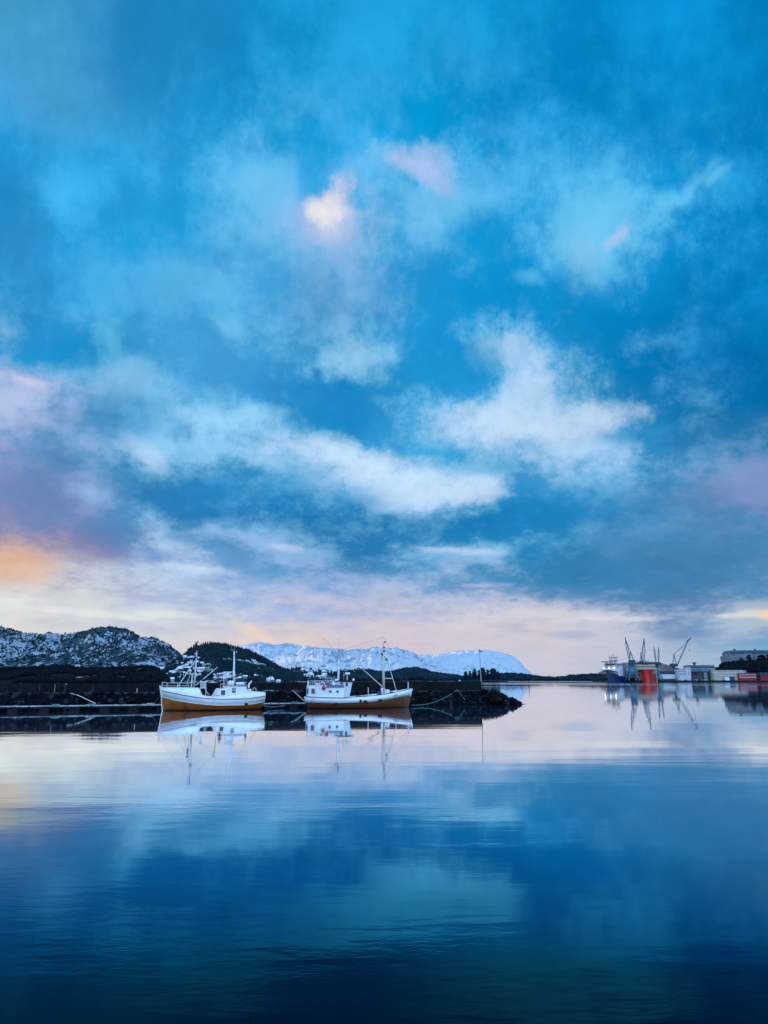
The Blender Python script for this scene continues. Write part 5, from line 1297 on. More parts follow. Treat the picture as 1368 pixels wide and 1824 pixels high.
# ------------------------------------------------------------------ far shore: shipyard
M['teal_steel'] = pm('teal_crane_paint', (0.022, 0.18, 0.25), (0.014, 0.12, 0.18), 0.15, 0.5)
M['pale_teal'] = pm('pale_teal_lattice', (0.12, 0.23, 0.30), (0.07, 0.16, 0.22), 0.2, 0.5)
M['navy'] = pm('navy_machine_house', (0.008, 0.028, 0.055), (0.012, 0.035, 0.06), 0.2, 0.5)
M['ship_blue'] = pm('deep_blue_ship_paint', (0.004, 0.032, 0.11), (0.003, 0.02, 0.07), 0.12, 0.45)
M['ship_white'] = pm('white_ship_paint', (0.72, 0.74, 0.76), (0.58, 0.60, 0.63), 0.15, 0.5)
M['ship_grey'] = pm('blue_grey_ship_paint', (0.16, 0.26, 0.36), (0.12, 0.20, 0.28), 0.15, 0.5)
M['ship_red'] = pm('bright_red_ship_paint', (0.62, 0.022, 0.014), (0.50, 0.016, 0.012), 0.1, 0.5)
M['dull_red'] = pm('dull_red_ship_paint', (0.30, 0.012, 0.016), (0.22, 0.01, 0.012), 0.1, 0.5)
M['beige'] = pm('beige_ship_paint', (0.42, 0.38, 0.33), (0.32, 0.29, 0.26), 0.15, 0.6)
M['cream_wall'] = pm('cream_rendered_wall', (0.50, 0.44, 0.38), (0.42, 0.37, 0.32), 0.1, 0.7)
M['lilac_wall'] = pm('white_rendered_wall', (0.54, 0.52, 0.56), (0.45, 0.43, 0.47), 0.1, 0.7)
M['grey_clad'] = pm('grey_wall_cladding', (0.17, 0.19, 0.23), (0.13, 0.15, 0.19), 0.08, 0.6)
M['grey_clad2'] = pm('darker_grey_cladding', (0.11, 0.135, 0.17), (0.085, 0.105, 0.14), 0.08, 0.6)
M['beige_clad'] = pm('beige_wall_cladding', (0.30, 0.26, 0.24), (0.24, 0.21, 0.20), 0.08, 0.6)
M['roof_dark'] = pm('dark_blue_roof', (0.020, 0.045, 0.075), (0.014, 0.03, 0.05), 0.1, 0.6)
M['roof_blue'] = pm('blue_grey_roof_sheet', (0.06, 0.11, 0.16), (0.04, 0.08, 0.12), 0.1, 0.7, spec=.1)
M['roof_teal'] = pm('teal_roof_sheet', (0.03, 0.18, 0.26), (0.02, 0.12, 0.19), 0.1, 0.5)
M['dark_front'] = pm('dark_green_front', (0.008, 0.028, 0.038), (0.012, 0.02, 0.025), 0.1, 0.6)
M['red_wall'] = pm('oxblood_wall', (0.28, 0.012, 0.022), (0.20, 0.010, 0.018), 0.1, 0.7)
M['win'] = pm('dark_window', (0.014, 0.02, 0.032), None, 0.3, 0.3)
M['win_white'] = pm('white_window_blind', (0.55, 0.53, 0.58), None, 0.3, 0.6)
M['quay'] = pm('black_quay_wall', (0.006, 0.008, 0.010), (0.010, 0.012, 0.014), 0.2, 0.9)
M['earth'] = pm('dark_winter_ground', (0.020, 0.018, 0.018), (0.012, 0.014, 0.015), 0.05, 0.95)
M['snow_roof'] = pm('snow_on_roof', (0.66, 0.70, 0.76), (0.52, 0.56, 0.62), 0.2, 0.9)
M['lit'] = glow('ship_floodlight', (1.0, 0.80, 0.66), 11.0)

YD = 1300.0
def q(px, py, Y=YD): return at(px, py, Y)
def zz(py, Y=YD): return at(684, py, Y).z
def xx(px, Y=YD): return xat(px, Y)

def block(root, x0, x1, y0, y1, z0, z1, m, name='wall', bev=0): 
    return MB().box(x0, x1, y0, y1, z0, z1, bev).build(name, m, root)

def quay():
    o = MB().box(xx(1128), xx(1368) + 420, YD - 6, YD + 260, -4, 3.2, .3)
    o.box(xx(1128), xx(1368) + 420, YD - 6.8, YD - 6.1, .6, 1.0)
    for k in range(60): o.box(xx(1130) + k * 11, xx(1130) + k * 11 + .8, YD - 7.0, YD - 6.1, -1, 3.0)
    r = o.build('quay', M['quay']); tag(r, 'long black quay edge along the far shore', kind='structure')
    P = ridge_land('hill', [(1262, 1209), (1276, 1197), (1284, 1186), (1296, 1183), (1310, 1181.5), (1330, 1181), (1345, 1180), (1368, 1178), (1450, 1170), (1700, 1168), (1900, 1190)],
               1405, 70, 190, M['earth'], 'dark scrubby slope behind the red and cream buildings', amp=0.06, nscale=0.03, cols=180, rows=40, foot=2.0, shape=.6, seed=91)
    scatter(P, 2600, SCR, 3, 7, 'slope_scrub', M['scrub'], 'bare dark scrub on the slope behind the quay', dens=-.5, nsc=.03, vr=(.06, .5), seed=92)
quay()

def building(px0, px1, py_top, depth, name, label, wall, roof=None, rows=(), Y=YD, base=3.2, roof_h=0.5, winm='win', over=0.3, yoff=0):
    x0, x1 = xx(px0, Y + yoff + depth), xx(px1, Y + yoff); z1 = zz(py_top, Y + yoff)     # the far left corner is the outermost one seen
    r = thing(name, ((x0 + x1) / 2, Y + yoff, base), 0, label, 'building')
    cx = (x0 + x1) / 2
    block(r, x0 - cx, x1 - cx, 0, depth, -1.5, z1 - base, M[wall])
    if roof: block(r, x0 - cx - over, x1 - cx + over, -over, depth + over, z1 - base + .01, z1 - base + roof_h, M[roof], 'roof')
    wm = {}
    for (py, h, n, a, b, w) in rows:
        zc = zz(py, Y) - base
        key = (w, h)
        if key not in wm:
            t = MB().box(-w / 2, w / 2, -.10, -.01, -h / 2, h / 2); t.box(-w / 2 - .08, w / 2 + .08, -.16, -.01, -h / 2 - .16, -h / 2 - .02)
            o = t.build('window', M[winm], r); me = o.data; wm[key] = me; first = o
        else: first = None
        for k in range(n):
            o = first if first is not None and k == 0 else bpy.data.objects.new('window', wm[key])
            if not (first is not None and k == 0): COL.objects.link(o); o.parent = r
            o.location = (x0 - cx + (x1 - x0) * (a + (b - a) * (k / max(1, n - 1))), 0, zc)
    return r, cx, x0, x1, z1

r, cx, x0, x1, z1 = building(1202.2, 1225, 1192.6, 14, 'office_building', 'white three storey flat roofed building with a taller stair tower at its right end', 'lilac_wall', 'ship_grey',
    [(1196.2, 1.7, 7, .10, .92, 1.2), (1200.6, 1.9, 5, .08, .90, 1.8), (1205.4, 1.6, 2, .08, .16, 1.5)], yoff=4)
block(r, xx(1224.5) - cx, xx(1232.6) - cx, -1.2, 13, -1.5, zz(1189) - 3.2, M['lilac_wall'], 'stair_tower')
for k, py in enumerate((1192.3, 1197, 1201.2)):
    block(r, xx(1228) - cx, xx(1230.2) - cx, -1.32, -1.21, zz(py + .8) - 3.2, zz(py - .8) - 3.2, M['win'], 'window')
block(r, xx(1209) - cx, xx(1214.5) - cx, -.12, -.01, 0, 3.1, M['beige'], 'door')
r, cx, x0, x1, z1 = building(1265, 1325.6, 1193.8, 15, 'office_building', 'long cream three storey building with many small windows beside the red building', 'cream_wall', 'roof_blue',
    [(1196, 1.3, 21, .03, .97, 1.0), (1200.9, 1.3, 18, .03, .86, 1.1), (1205.4, 1.3, 18, .03, .84, 1.0)], yoff=4)
block(r, xx(1325.7) - cx, xx(1333.5) - cx, 1, 14, -1.5, zz(1194) - 3.2, M['ship_grey'], 'end_annex')
building(1311.5, 1347.6, 1199.3, 12, 'office_building', 'dark red two storey building with two rows of pale windows on the quay', 'red_wall', 'dull_red',
    [(1201.6, 1.4, 13, .03, .97, 1.3), (1206.2, 1.9, 14, .03, .97, 1.3)], winm='win_white', yoff=-1.5)
r, cx, x0, x1, z1 = building(1348, 1420, 1203.5, 14, 'boat_shed', 'low dark red shed with black pitched roof at the right edge', 'red_wall', None, yoff=1)
MB().prism([(x0 - cx - .5, z1 - 3.2), (x1 - cx + .5, z1 - 3.2), (x1 - cx + .2, zz(1198) - 3.2), (x0 - cx + .2, zz(1198) - 3.2)], -.6, 14.5).build('roof', M['roof_dark'], r)
# long production hall behind, with strip windows and roof cupola
r, cx, x0, x1, z1 = building(1219.5, 1275, 1186.2, 30, 'factory_hall', 'beige factory hall with a strip of large windows and a small roof cupola', 'beige_clad', 'roof_dark',
    [(1188.4, 2.6, 8, .06, .94, 5.6)], Y=YD + 40, roof_h=1.2)
MB().lathe([(1.8, 0), (1.8, 3.2), (4.2, 3.6), (4.0, 4.6), (1.4, 5.4), (.3, 6.6)], c=(xx(1241, YD + 46) - cx, 10, z1 - 3.2 + 1.1), n=10).build('cupola', M['navy'], r)
MB().tube([(xx(1255.5, YD + 46) - cx, 8, z1 - 3), (xx(1255.5, YD + 46) - cx, 8, z1 + .5)], .25, 6).build('vent_pipe', M['navy'], r)
r, cx, x0, x1, z1 = building(1233, 1265, 1196, 22, 'assembly_hall', 'dark open fronted hall with teal sloping roof between the white and cream buildings', 'dark_front', None, yoff=14)
MB().prism([(x0 - cx - 1, z1 - 3.2), (x1 - cx + .5, z1 - 3.2), (x1 - cx + .3, zz(1191) - 3.2), (x0 - cx + 3, zz(1190.5) - 3.2)], -.8, 22).build('roof', M['roof_teal'], r)
block(r, xx(1260) - cx, xx(1265.6) - cx, -3.2, -.9, -.1, zz(1197.5) - 3.2, M['grey_clad'], 'side_panel')
for k in range(4): block(r, xx(1237 + k * 5.6) - cx, xx(1241 + k * 5.6) - cx, -.12, -.01, 0, 8.0, M['win'], 'gate')
r, cx, x0, x1, z1 = building(1166, 1203, 1200.8, 20, 'storage_hall', 'low white walled hall with long dark blue roof behind the twin crane', 'ship_white', None, yoff=16)
MB().prism([(x0 - cx - .5, z1 - 3.2), (x1 - cx, z1 - 3.2), (x1 - cx - 1, zz(1195.4) - 3.2), (x0 - cx + 1, zz(1195.4) - 3.2)], -.8, 21).build('roof', M['roof_dark'], r)
block(r, x0 - cx, x1 - cx, -.10, -.01, -.1, 2.8, M['roof_blue'], 'plinth')
# big hall on the hill
YH = 1430.0
r, cx, x0, x1, z1 = building(1290.8, 1450, 1163.2, 34, 'warehouse', 'huge grey clad hall with dark eaves standing on the hill top right', 'grey_clad', None, Y=YH, base=zz(1186, YH))
bz = zz(1186, YH)
for (a, b, t, bt, mt) in ((1291.2, 1329.8, 1164.2, 1162.0, 'roof_dark'), (1345, 1450, 1164.2, 1161.8, 'roof_dark'), (1299, 1314, 1167.6, 1165.2, 'beige_clad'), (1307, 1315, 1170, 1166, 'beige_clad'), (1291.2, 1345, 1182, 1177.6, 'grey_clad2'), (1345.4, 1352, 1182, 1160.6, 'grey_clad2')):
    block(r, max(xx(a, YH), x0 + .2) - cx, xx(b, YH) - cx, -.35 if mt != 'beige_clad' else -.2, -.01, zz(t, YH) - bz, zz(bt, YH) - bz, M[mt], 'wall_panel')
for px in range(1312, 1368, 9): block(r, xx(px, YH) - cx - .15, xx(px, YH) - cx + .15, -.14, -.01, 0, z1 - bz - 1, M['grey_clad2'], 'cladding_joint')
MB().prism([(x0 - cx, z1 - bz + .02), (x1 - cx, z1 - bz + .02), (x1 - cx, zz(1157.4, YH) - bz), (x0 + 5 - cx, zz(1158.6, YH) - bz)], -1.2, 35).build('roof', M['roof_blue'], r)
for px in (1315.5, 1352.4): block(r, xx(px, YH) - cx, xx(px + 1.8, YH) - cx, 4, 8, zz(1158.8, YH) - bz, zz(1155.6, YH) - bz, M['navy'], 'roof_vent')
r2 = thing('water_tank', q(1287.5, 1184, 1420), 0, 'small round topped tower at the left end of the huge grey hall', 'tower')
MB().lathe([(2.6, 0), (2.6, 10), (3.4, 10.5), (3.4, 14.5), (1.5, 16)], n=14).build('tank', M['grey_clad2'], r2)
MB().box(-3.6, 3.6, -3.6, 3.6, -2, 2).build('footing', M['grey_clad'], r2)

# cranes -------------------------------------------------------------
def lattice(mb, A, B, w0, w1, wm, bays=9, r=.28):
    """square lattice jib from A to B"""
    A, B = Vector(A), Vector(B); d = (B - A).normalized(); s = Vector((0, 1, 0)); u = d.cross(s).normalized()
    def cor(t):
        w = (w0 + (wm - w0) * (t / .45)) if t < .45 else (wm + (w1 - wm) * ((t - .45) / .55))
        c = A.lerp(B, t); return [c + u * w / 2 + s * w / 3, c - u * w / 2 + s * w / 3, c - u * w / 2 - s * w / 3, c + u * w / 2 - s * w / 3]
    prev = cor(0)
    for k in range(1, bays + 1):
        cur = cor(k / bays)
        for i in range(4):
            mb.tube([prev[i], cur[i]], r, 4, cap=False)
            mb.tube([prev[i], cur[(i + 1) % 4]], r * .6, 4, cap=False)
        prev = cur
    return mb

def crane(label, Y, base_px, base_py, house, apex, jibs, spread=4.5, zg=3.2, top_w=3.0, name='harbour_crane', extras=()):
    hx0, hx1, hpy0, hpy1 = house
    X0 = xx(base_px, Y); R = thing(name, (X0, Y, zg), 0, label, 'crane', 'harbour cranes at the shipyard')
    def L(px, py): v = at(px, py, Y); return Vector((v.x - X0, 0, v.z - zg))
    zt = L(base_px, hpy0).z
    for sx in (-1, 1):
        for sy in (-1, 1):
            MB().tube([(sx * spread, sy * spread, 0), (sx * top_w * .60, sy * top_w * .60, zt * .62)], 1.0, 4, .9).build('leg', M['teal_steel'], R)
    MB().lathe([(top_w * 1.0, zt * .38), (top_w * .95, zt * .5), (top_w * .88, zt * .75), (top_w * .9, zt), (top_w * 1.1, zt + .2)], n=12).build('pedestal', M['teal_steel'], R, smooth=True)
    br = MB(); 
    for sy in (-1, 1): br.tube([(-spread * .85, sy * spread * .7, zt * .2), (spread * .85, sy * spread * .7, zt * .2)], .6, 5)
    br.build('portal_beam', M['teal_steel'], R)
    h0, h1 = L(hx0, hpy0), L(hx1, hpy1)
    MB().box(h0.x, h1.x, -3.5, 3.5, h0.z, h1.z, .4).build('machine_house', M['navy'], R)
    MB().box(h0.x + .8, h0.x + 2.6, -3.6, -3.5, h1.z - 2.4, h1.z - .8).build('window', M['win'], R)
    if apex:
        (apx, apy), (b0, b1) = apex
        ap = L(apx, apy); f = MB()
        for sy in (-2, 2):
            f.tube([L(b0, hpy1) + Vector((0, sy, 0)), ap + Vector((0, sy * .3, 0))], .45, 5); f.tube([L(b1, hpy1) + Vector((0, sy, 0)), ap + Vector((0, sy * .3, 0))], .45, 5)
        for t in (.3, .55, .8): f.tube([L(b0, hpy1).lerp(ap, t) + Vector((0, -1.4, 0)), L(b1, hpy1).lerp(ap, t) + Vector((0, -1.4, 0))], .35, 4)
        f.build('a_frame', M['pale_teal'], R)
        MB().box(ap.x - 1.3, ap.x + 1.3, -1.2, 1.2, ap.z - .6, ap.z + .6, .2).build('sheave_block', M['navy'], R)
    for jb in jibs:
        A, B, w, mt = L(*jb[0]), L(*jb[1]), jb[2], jb[3]
        lattice(MB(), A, B, w * .45, .5, w, 11, .34).build('jib', M[mt], R)
        d = (B - A); MB().tube([A + d * .72, B], .55, 5, .3).build('jib_head', M['navy'], R)
        if apex:
            c = MB()
            for sy in (-.6, .6): c.tube([L(*apex[0]) + Vector((0, sy, 0)), A + d * .93 + Vector((0, sy * .4, 0))], .14, 4)
            c.build('luffing_cable', M['navy'], R)
    for (p, q_, r_, mt) in extras: MB().tube([L(*p), L(*q_)], r_, 5).build('hook_line', M[mt], R)
    return R
crane('teal harbour crane with long jib leaning left, beside the blue ship', YD - 8, 1126.5, 1214, (1120.6, 1130.6, 1182, 1175.5), ((1123.4, 1161.5), (1120.8, 1128.5)), [((1121.5, 1175), (1113.3, 1134.5), 3.6, 'pale_teal')], spread=8.8, top_w=5.8, extras=[((1115.2, 1150), (1115.2, 1156), .35, 'navy')])
crane('crane with upright jib rising from behind the red ship', YD + 40, 1144, 1210, (1139.8, 1152, 1182, 1177.5), ((1142, 1163), (1140.6, 1143.6)), [((1146.5, 1178), (1147.2, 1136.5), 4.6, 'pale_teal')], spread=5, top_w=4)
crane('teal portal crane with two slim jibs in front of the storage hall', YD + 2, 1171.6, 1214, (1166.8, 1176.2, 1185, 1179.4), None, [((1168.6, 1180), (1164.6, 1152), 2.2, 'pale_teal'), ((1173.2, 1180), (1173, 1153.2), 2.2, 'pale_teal')], spread=7.6, top_w=3.2)
crane('rightmost crane, long jib leaning right with a hook hanging', YD + 60, 1202, 1214, (1194, 1206, 1187.4, 1182), ((1200.8, 1165.6), (1198, 1204.4)), [((1206.5, 1184), (1225.6, 1141.6), 2.4, 'pale_teal'), ((1223, 1143), (1230.8, 1136.2), 1.2, 'navy')], spread=4, top_w=2.6,
      extras=[((1227.4, 1142), (1228, 1158), .16, 'navy'), ((1228, 1157), (1228, 1160), .6, 'navy')])

# blue offshore ship, bow towards us ---------------------------------
def lofted(rows, name, m, parent, smooth=True):
    """rows: list of closed-section half outlines [(x,y,z)...]"""
    n = len(rows[0]); mb = MB()
    for r_ in rows: mb.v += [tuple(p) for p in r_]
    for i in range(len(rows) - 1):
        for k in range(n - 1): mb.f.append((i * n + k, i * n + k + 1, (i + 1) * n + k + 1, (i + 1) * n + k))
    mb.f.append(tuple(range(n))); mb.f.append(tuple((len(rows) - 1) * n + k for k in range(n)))
    o = mb.build(name, m, parent, smooth=smooth); e = o.modifiers.new('edges', 'EDGE_SPLIT'); e.split_angle = RAD(38); return o

def ship_hull(R, m, L, B, zd, zs, rake=6.0, flare=1.0, bulb=0):
    """ship along +x local (bow), deck height rising to zs at the bow"""
    rows = []
    for t in np.linspace(0, 1, 26):
        sec = []
        w = (1 - max(0, (t - .62) / .38) ** 2.0)
        wl = max(0.02, (1 - max(0, (t - .50) / .50) ** 1.7))
        z1 = zd + (zs - zd) * max(0, (t - .55) / .45) ** 1.2
        for k, zz_ in ((0, -3.0), (1, 0.0), (2, z1 * .45), (3, z1)):
            f = (wl * .9, wl, wl + (w - wl) * .45, w)[k] if t < 1 else (0.01, .01, .02, .03 + .04 * flare)[k]
            x = -L / 2 + L * t + (rake * (k / 3.0) if t > .8 else 0) * (t - .8) / .2
            sec.append((x, f * B / 2, zz_, z1))
        rows.append([(s[0], -s[1], s[2]) for s in sec[::-1]] + [(s[0], s[1], s[2]) for s in sec])
    return lofted(rows, 'hull', m, R)

def blue_ship():
    Y = YD + 18
    head = math.atan2(-0.72, -0.69)
    bow = at(1083.5, 1212, Y - 30)
    L = 88.0
    c = Vector((bow.x, bow.y, 0)) - Vector((math.cos(head), math.sin(head), 0)) * (L / 2 + 3)
    R = thing('offshore_ship', c, head, 'dark blue hulled offshore ship with white bridge, helideck and three deck lights', 'ship')
    ship_hull(R, M['ship_blue'], L, 20, 8, 18.5, 8)
    b = MB(); b.prism([(L / 2 - 26, 17), (L / 2 + 4, 19.6), (L / 2 + 6.5, 21.2), (L / 2 + 2, 24.5), (L / 2 - 6, 25.5), (L / 2 - 26, 25.5)], -8.4, 8.4)
    b.build('forecastle', M['ship_white'], R)
    MB().box(L / 2 - 34, L / 2 - 5, -9.2, 9.2, 25.5, 28.4, .3).build('accommodation', M['ship_white'], R)
    MB().box(L / 2 - 32, L / 2 - 6, -9.8, 9.8, 28.41, 31.6, .3).build('bridge', M['ship_grey'], R)
    for k in range(9): MB().box(L / 2 - 6.0, L / 2 - 5.85, -9 + k * 2, -7.5 + k * 2, 29.2, 31.0).build('window', M['win'], R)
    for k in range(9): MB().box(L / 2 - 30 + k * 2.7, L / 2 - 28.3 + k * 2.7, -9.95, -9.82, 29.2, 31.0).build('window', M['win'], R)
    MB().box(L / 2 - 48, L / 2 - 34, -9.4, 9.4, 8, 26, .3).build('aft_house', M['ship_grey'], R)
    MB().box(L / 2 - 34, L / 2 - 20, -9.6, 9.6, 10.5, 25.5, .3).build('midship_house', M['ship_white'], R)
    MB().box(L / 2 - 60, L / 2 - 45, -9, 9, 7.5, 13, .3).build('work_deck', M['ship_blue'], R)
    MB().box(L / 2 - 31, L / 2 - 24, -10.2, -9.22, 19, 24.4).build('hangar_door', M['navy'], R)
    h = MB().lathe([(12.5, 33.6), (13.2, 34.0), (13.2, 34.7), (0.1, 34.8)], c=(L / 2 - 3, 0, 0), n=8); h.build('helideck', M['navy'], R)
    for sx, sy in ((-6, -7), (-6, 7), (4, -5), (4, 5)): MB().tube([(L / 2 - 6 + sx * .6, sy, 25), (L / 2 - 3 + sx, sy, 33.7)], .4, 5).build('helideck_strut', M['ship_grey'], R)
    m_ = MB(); xm = L / 2 - 20
    for sx in (-4, 0, 4):
        for sy in (-4.5, 4.5): m_.tube([(xm + sx, sy, 31.6), (xm + sx, sy, 42)], .28, 5)
    m_.box(xm - 5, xm + 5, -6, 6, 36.5, 37.3); m_.box(xm - 5, xm + 5, -6, 6, 41.2, 42.0)
    for sx, sy, t in ((-4, -5, 45.5), (0, 0, 47.5), (4, 5, 45), (4, -5, 44.6), (-4, 5, 46)): m_.tube([(xm + sx, sy, 42), (xm + sx, sy, t)], .22, 4)
    m_.blob((xm, 0, 47.2), .9, 3, 1, .1); m_.build('mast_frame', M['navy'], R)
    for y, x in ((-5.5, L / 2 + 5.6), (5.2, L / 2 + 6.4), (8.9, L / 2 - 5.0)):
        f = MB().tube([(x - .6, y, 23.6), (x + 1.0, y + .3, 23.6)], .5, 7).build('floodlight', M['navy'], R)
        MB().blob((x + 1.6, y + .5, 23.6), .7, 2, 2, 0).build('lamp', M['lit'], f)
    MB().prism([(L / 2 - 16, 25.5), (L / 2 - 12, 25.5), (L / 2 - 7, 33), (L / 2 - 8, 33)], -5.2, -4.8).build('deck_crane', M['ship_grey'], R)
blue_ship()

def red_ship():
    Y = YD - 14
    X0 = xx(1152, Y)
    R = thing('red_ship', (X0, Y, 0), -math.atan2(X0, Y), 'bright red flared bow under a beige superstructure with a wide dark helideck', 'ship')
    def z(py): return zz(py, Y)
    w = lambda px: xx(px, Y) - X0
    # broad dull hull behind the stem
    rows = []
    for yy, k in ((6, .72), (12, .96), (22, 1.0), (90, 1.0)):
        hw = w(1171) * k; t = z(1200)
        rows.append([(-hw, yy, t), (-hw, yy, 4), (-hw * .96, yy, -3), (hw * .96, yy, -3), (hw, yy, 4), (hw, yy, t)])
    lofted(rows, 'hull', M['dull_red'], R)
    # flared stem
    rows = []
    for zz_, hw in ((-3, 5.4), (z(1204), 5.6), (z(1200), 6.2), (z(1197.6), 8.2), (z(1195.4), 10.8), (z(1193.6), 12.6)):
        rows.append([(-hw, 12, zz_), (-hw, 3, zz_), (-hw * .55, -1.5, zz_), (0, -3.2, zz_), (hw * .55, -1.5, zz_), (hw, 3, zz_), (hw, 12, zz_)])
    lofted(rows, 'bow', M['ship_red'], R)
    MB().box(-17, 17, 12.1, 60, z(1200), z(1192.6), .3).build('forecastle', M['beige'], R)
    MB().box(w(1131), w(1170), 6, 60, z(1192.5), z(1189.6), .4).build('lower_deckhouse', M['cream_wall'], R)
    MB().box(w(1132.5), w(1168.5), 5, 58, z(1189.5), z(1183.6), .4).build('superstructure', M['beige'], R)
    for k in range(12): MB().box(w(1134) + k * 2.8, w(1134) + k * 2.8 + 1.7, 4.85, 4.98, z(1187.6), z(1186)).build('window', M['win'], R)
    MB().lathe([(17.5, z(1182.9)), (19.0, z(1182.2)), (19.0, z(1181.2)), (.1, z(1181.1))], c=(1.5, 22, 0), n=8).build('helideck', M['navy'], R)
    rl = MB(); zt = z(1181.1)
    for px in (1138, 1148, 1153, 1158, 1163): rl.tube([(w(px), 10, zt), (w(px), 10, zt + (6 if px < 1140 or px == 1158 else 3))], .22, 4)
    rl.build('deck_posts', M['navy'], R)
    tw = MB()
    for px in (1149.5, 1154): 
        for yy in (26, 30): tw.tube([(w(px), yy, zt), (w(px), yy, z(1170.5))], .25, 4)
    for py in (1178, 1174.5, 1171): tw.box(w(1149) , w(1154.6), 25.7, 30.3, z(py), z(py) + .4)
    tw.build('deck_tower', M['pale_steel'], R)
    for sx in (-1, 1): MB().tube([(sx * 16.4, 7, -1), (sx * 16.4, 7, z(1193))], .5, 6).build('corner_column', M['beige'], R)
red_ship()

# small things along the quay ----------------------------------------
def car(px, m, lab, L=4.4):
    p = at(px, 1210, YD - 3); r = thing('parked_car', (p.x, YD - 3, 3.2), 0, lab, 'car', 'cars parked on the far quay')
    MB().prism([(-L / 2, .3), (L / 2, .3), (L / 2, .85), (L * .32, .95), (L * .16, 1.45), (-L * .25, 1.45), (-L * .42, .95), (-L / 2, .9)], -.85, .85).build('body', m, r)
    MB().prism([(-L * .22, 1.0), (L * .26, 1.0), (L * .14, 1.38), (-L * .2, 1.38)], -.87, .87).build('side_windows', M['win'], r)
    for sx in (-1, 1):
        for sy in (-.8, .8): MB().lathe([(.32, -.1), (.32, .1)], c=(sx * L * .3, sy, .32), n=10, axis='y').build('wheel', M['rubber'], r)
car(1236.5, M['grey_clad'], 'grey car parked left of the dark open hall'); car(1240.5, M['ship_white'], 'white car left of the dark open hall, second from the left')
car(1251, M['ship_grey'], 'blue grey car in front of the dark open hall'); car(1255.5, M['ship_white'], 'white car in front of the dark open hall'); car(1259.5, M['beige'], 'beige car in front of the dark open hall, rightmost there')
car(1289, M['grey_clad'], 'grey car in front of the cream building'); car(1221, M['navy'], 'dark car in front of the white building tower')
M['lime'] = pm('lime_green_paint', (0.16, 0.42, 0.05), None, .3)
def crate(px0, px1, py, m, name, lab, cat, d=3):
    x0, x1 = xx(px0, YD - 3), xx(px1, YD - 3); h = zz(py, YD - 3) - 3.2
    r = thing(name, ((x0 + x1) / 2, YD - 4.5, 3.2), 0, lab, cat); w = (x1 - x0) / 2
    MB().box(-w, w, 0, d, 0, h, .12).build('shell', M[m], r)
    rb = MB()
    for k in range(max(2, int(w * 2))): rb.box(-w + k * 1.0 + .2, -w + k * 1.0 + .5, -.06, -.005, .2, h - .2)
    rb.build('ribs', M[m], r)
crate(1269, 1274.5, 1208.6, 'lime', 'skip', 'lime green skip in front of the cream building', 'skip')
crate(1300, 1308.5, 1205.4, 'ship_blue', 'shipping_container', 'blue container in front of the cream building beside the red one', 'container')
crate(1291.5, 1299, 1206.2, 'ship_white', 'shipping_container', 'white container left of the blue container', 'container')
crate(1204.5, 1207.5, 1207.4, 'grey_clad', 'shipping_container', 'small grey container at the left foot of the white building', 'container')

# ------------------------------------------------------------------ trees one can tell apart
def broad_tree(px, py_top, Y, zb, w, label, seed, group=None, mt='scrub', name='tree', bare=False):
    top = at(px, py_top, Y); h = top.z - zb; rd = random.Random(seed)
    r = thing(name, (top.x, Y, zb), 0, label, 'tree', group)
    t = MB(); t.tube([(0, 0, -.5), (rd.uniform(-.2, .2), 0, h * .3), (rd.uniform(-.4, .4), 0, h * .6)], h * .03, 6, h * .015)
    for k in range(5):
        an = rd.uniform(0, 6.3); t.tube([(0, 0, h * (.25 + .07 * k)), (math.cos(an) * w * .35, math.sin(an) * w * .35, h * (.5 + .07 * k))], h * .012, 4, h * .005)
    t.build('trunk', M['scrub'], r)
    pl = []
    for _ in range(int(240 if not bare else 150)):
        u = rd.random() ** .5; an = rd.uniform(0, 6.3); zt = rd.uniform(.16, 1.0)
        rad = w / 2 * math.sin(math.pi * min(1, max(0.03, (zt - .08) / .98)) ** .75) ** .6
        lump = 1 + .25 * math.sin(an * 3 + seed) * math.cos(zt * 9 + seed)
        s = rd.uniform(.18, .30) * w * (0.9 if not bare else .6)
        pl.append((math.cos(an) * rad * u * lump, math.sin(an) * rad * u * lump, h * zt - s * .6, s, s * rd.uniform(.7, 1.2), rd.uniform(0, 6.3)))
    copies_mesh('crown', *SCR, pl, M[mt], r)
for k, (px, py, w, l) in enumerate(((829.5, 1195.5, 7.5, 'leftmost narrow dark tree of the grove beyond the wall'), (837, 1195, 6.5, 'slim dark tree, second from left in the grove'), (845, 1191.5, 9, 'rounded dark tree left of the lamp post'),
        (853.5, 1194, 7, 'low dark tree just left of the lamp post'), (859.5, 1189.8, 12, 'tall dark tree directly behind the lamp post'), (868.5, 1193, 8, 'lower dark tree in the gap right of the lamp post'),
        (878.5, 1190.6, 15, 'largest broad dark tree of the grove, right of the lamp post'), (887, 1196, 7, 'dark tree at the right end of the grove'))):
    Y = 1500 + (k % 3) * 6
    broad_tree(px, py, Y, 1.6, w * 1.12, l, 300 + k, 'trees of the grove beyond the wall', 'needles_far')
for k, (px, py, w, Y, zb, l) in enumerate(((1320.5, 1171.5, 11, 1402, 30, 'rounded bare tree before the grey hall, left one'), (1333.5, 1166.5, 13, 1400, 30, 'taller bare tree before the grey hall'),
        (1356, 1166, 18, 1398, 30, 'big dark bush crowned tree before the grey hall near the right edge'), (1371, 1164.5, 18, 1398, 30, 'dark tree cut by the right edge'), (1302, 1179, 10, 1396, 26, 'low dark tree at the left foot of the grey hall'), (1313, 1178, 9, 1396, 26, 'low reddish bare tree below the grey hall'))):
    broad_tree(px, py, Y, zb, w, l, 330 + k, 'bare trees below the grey hall', 'scrub', bare=True)
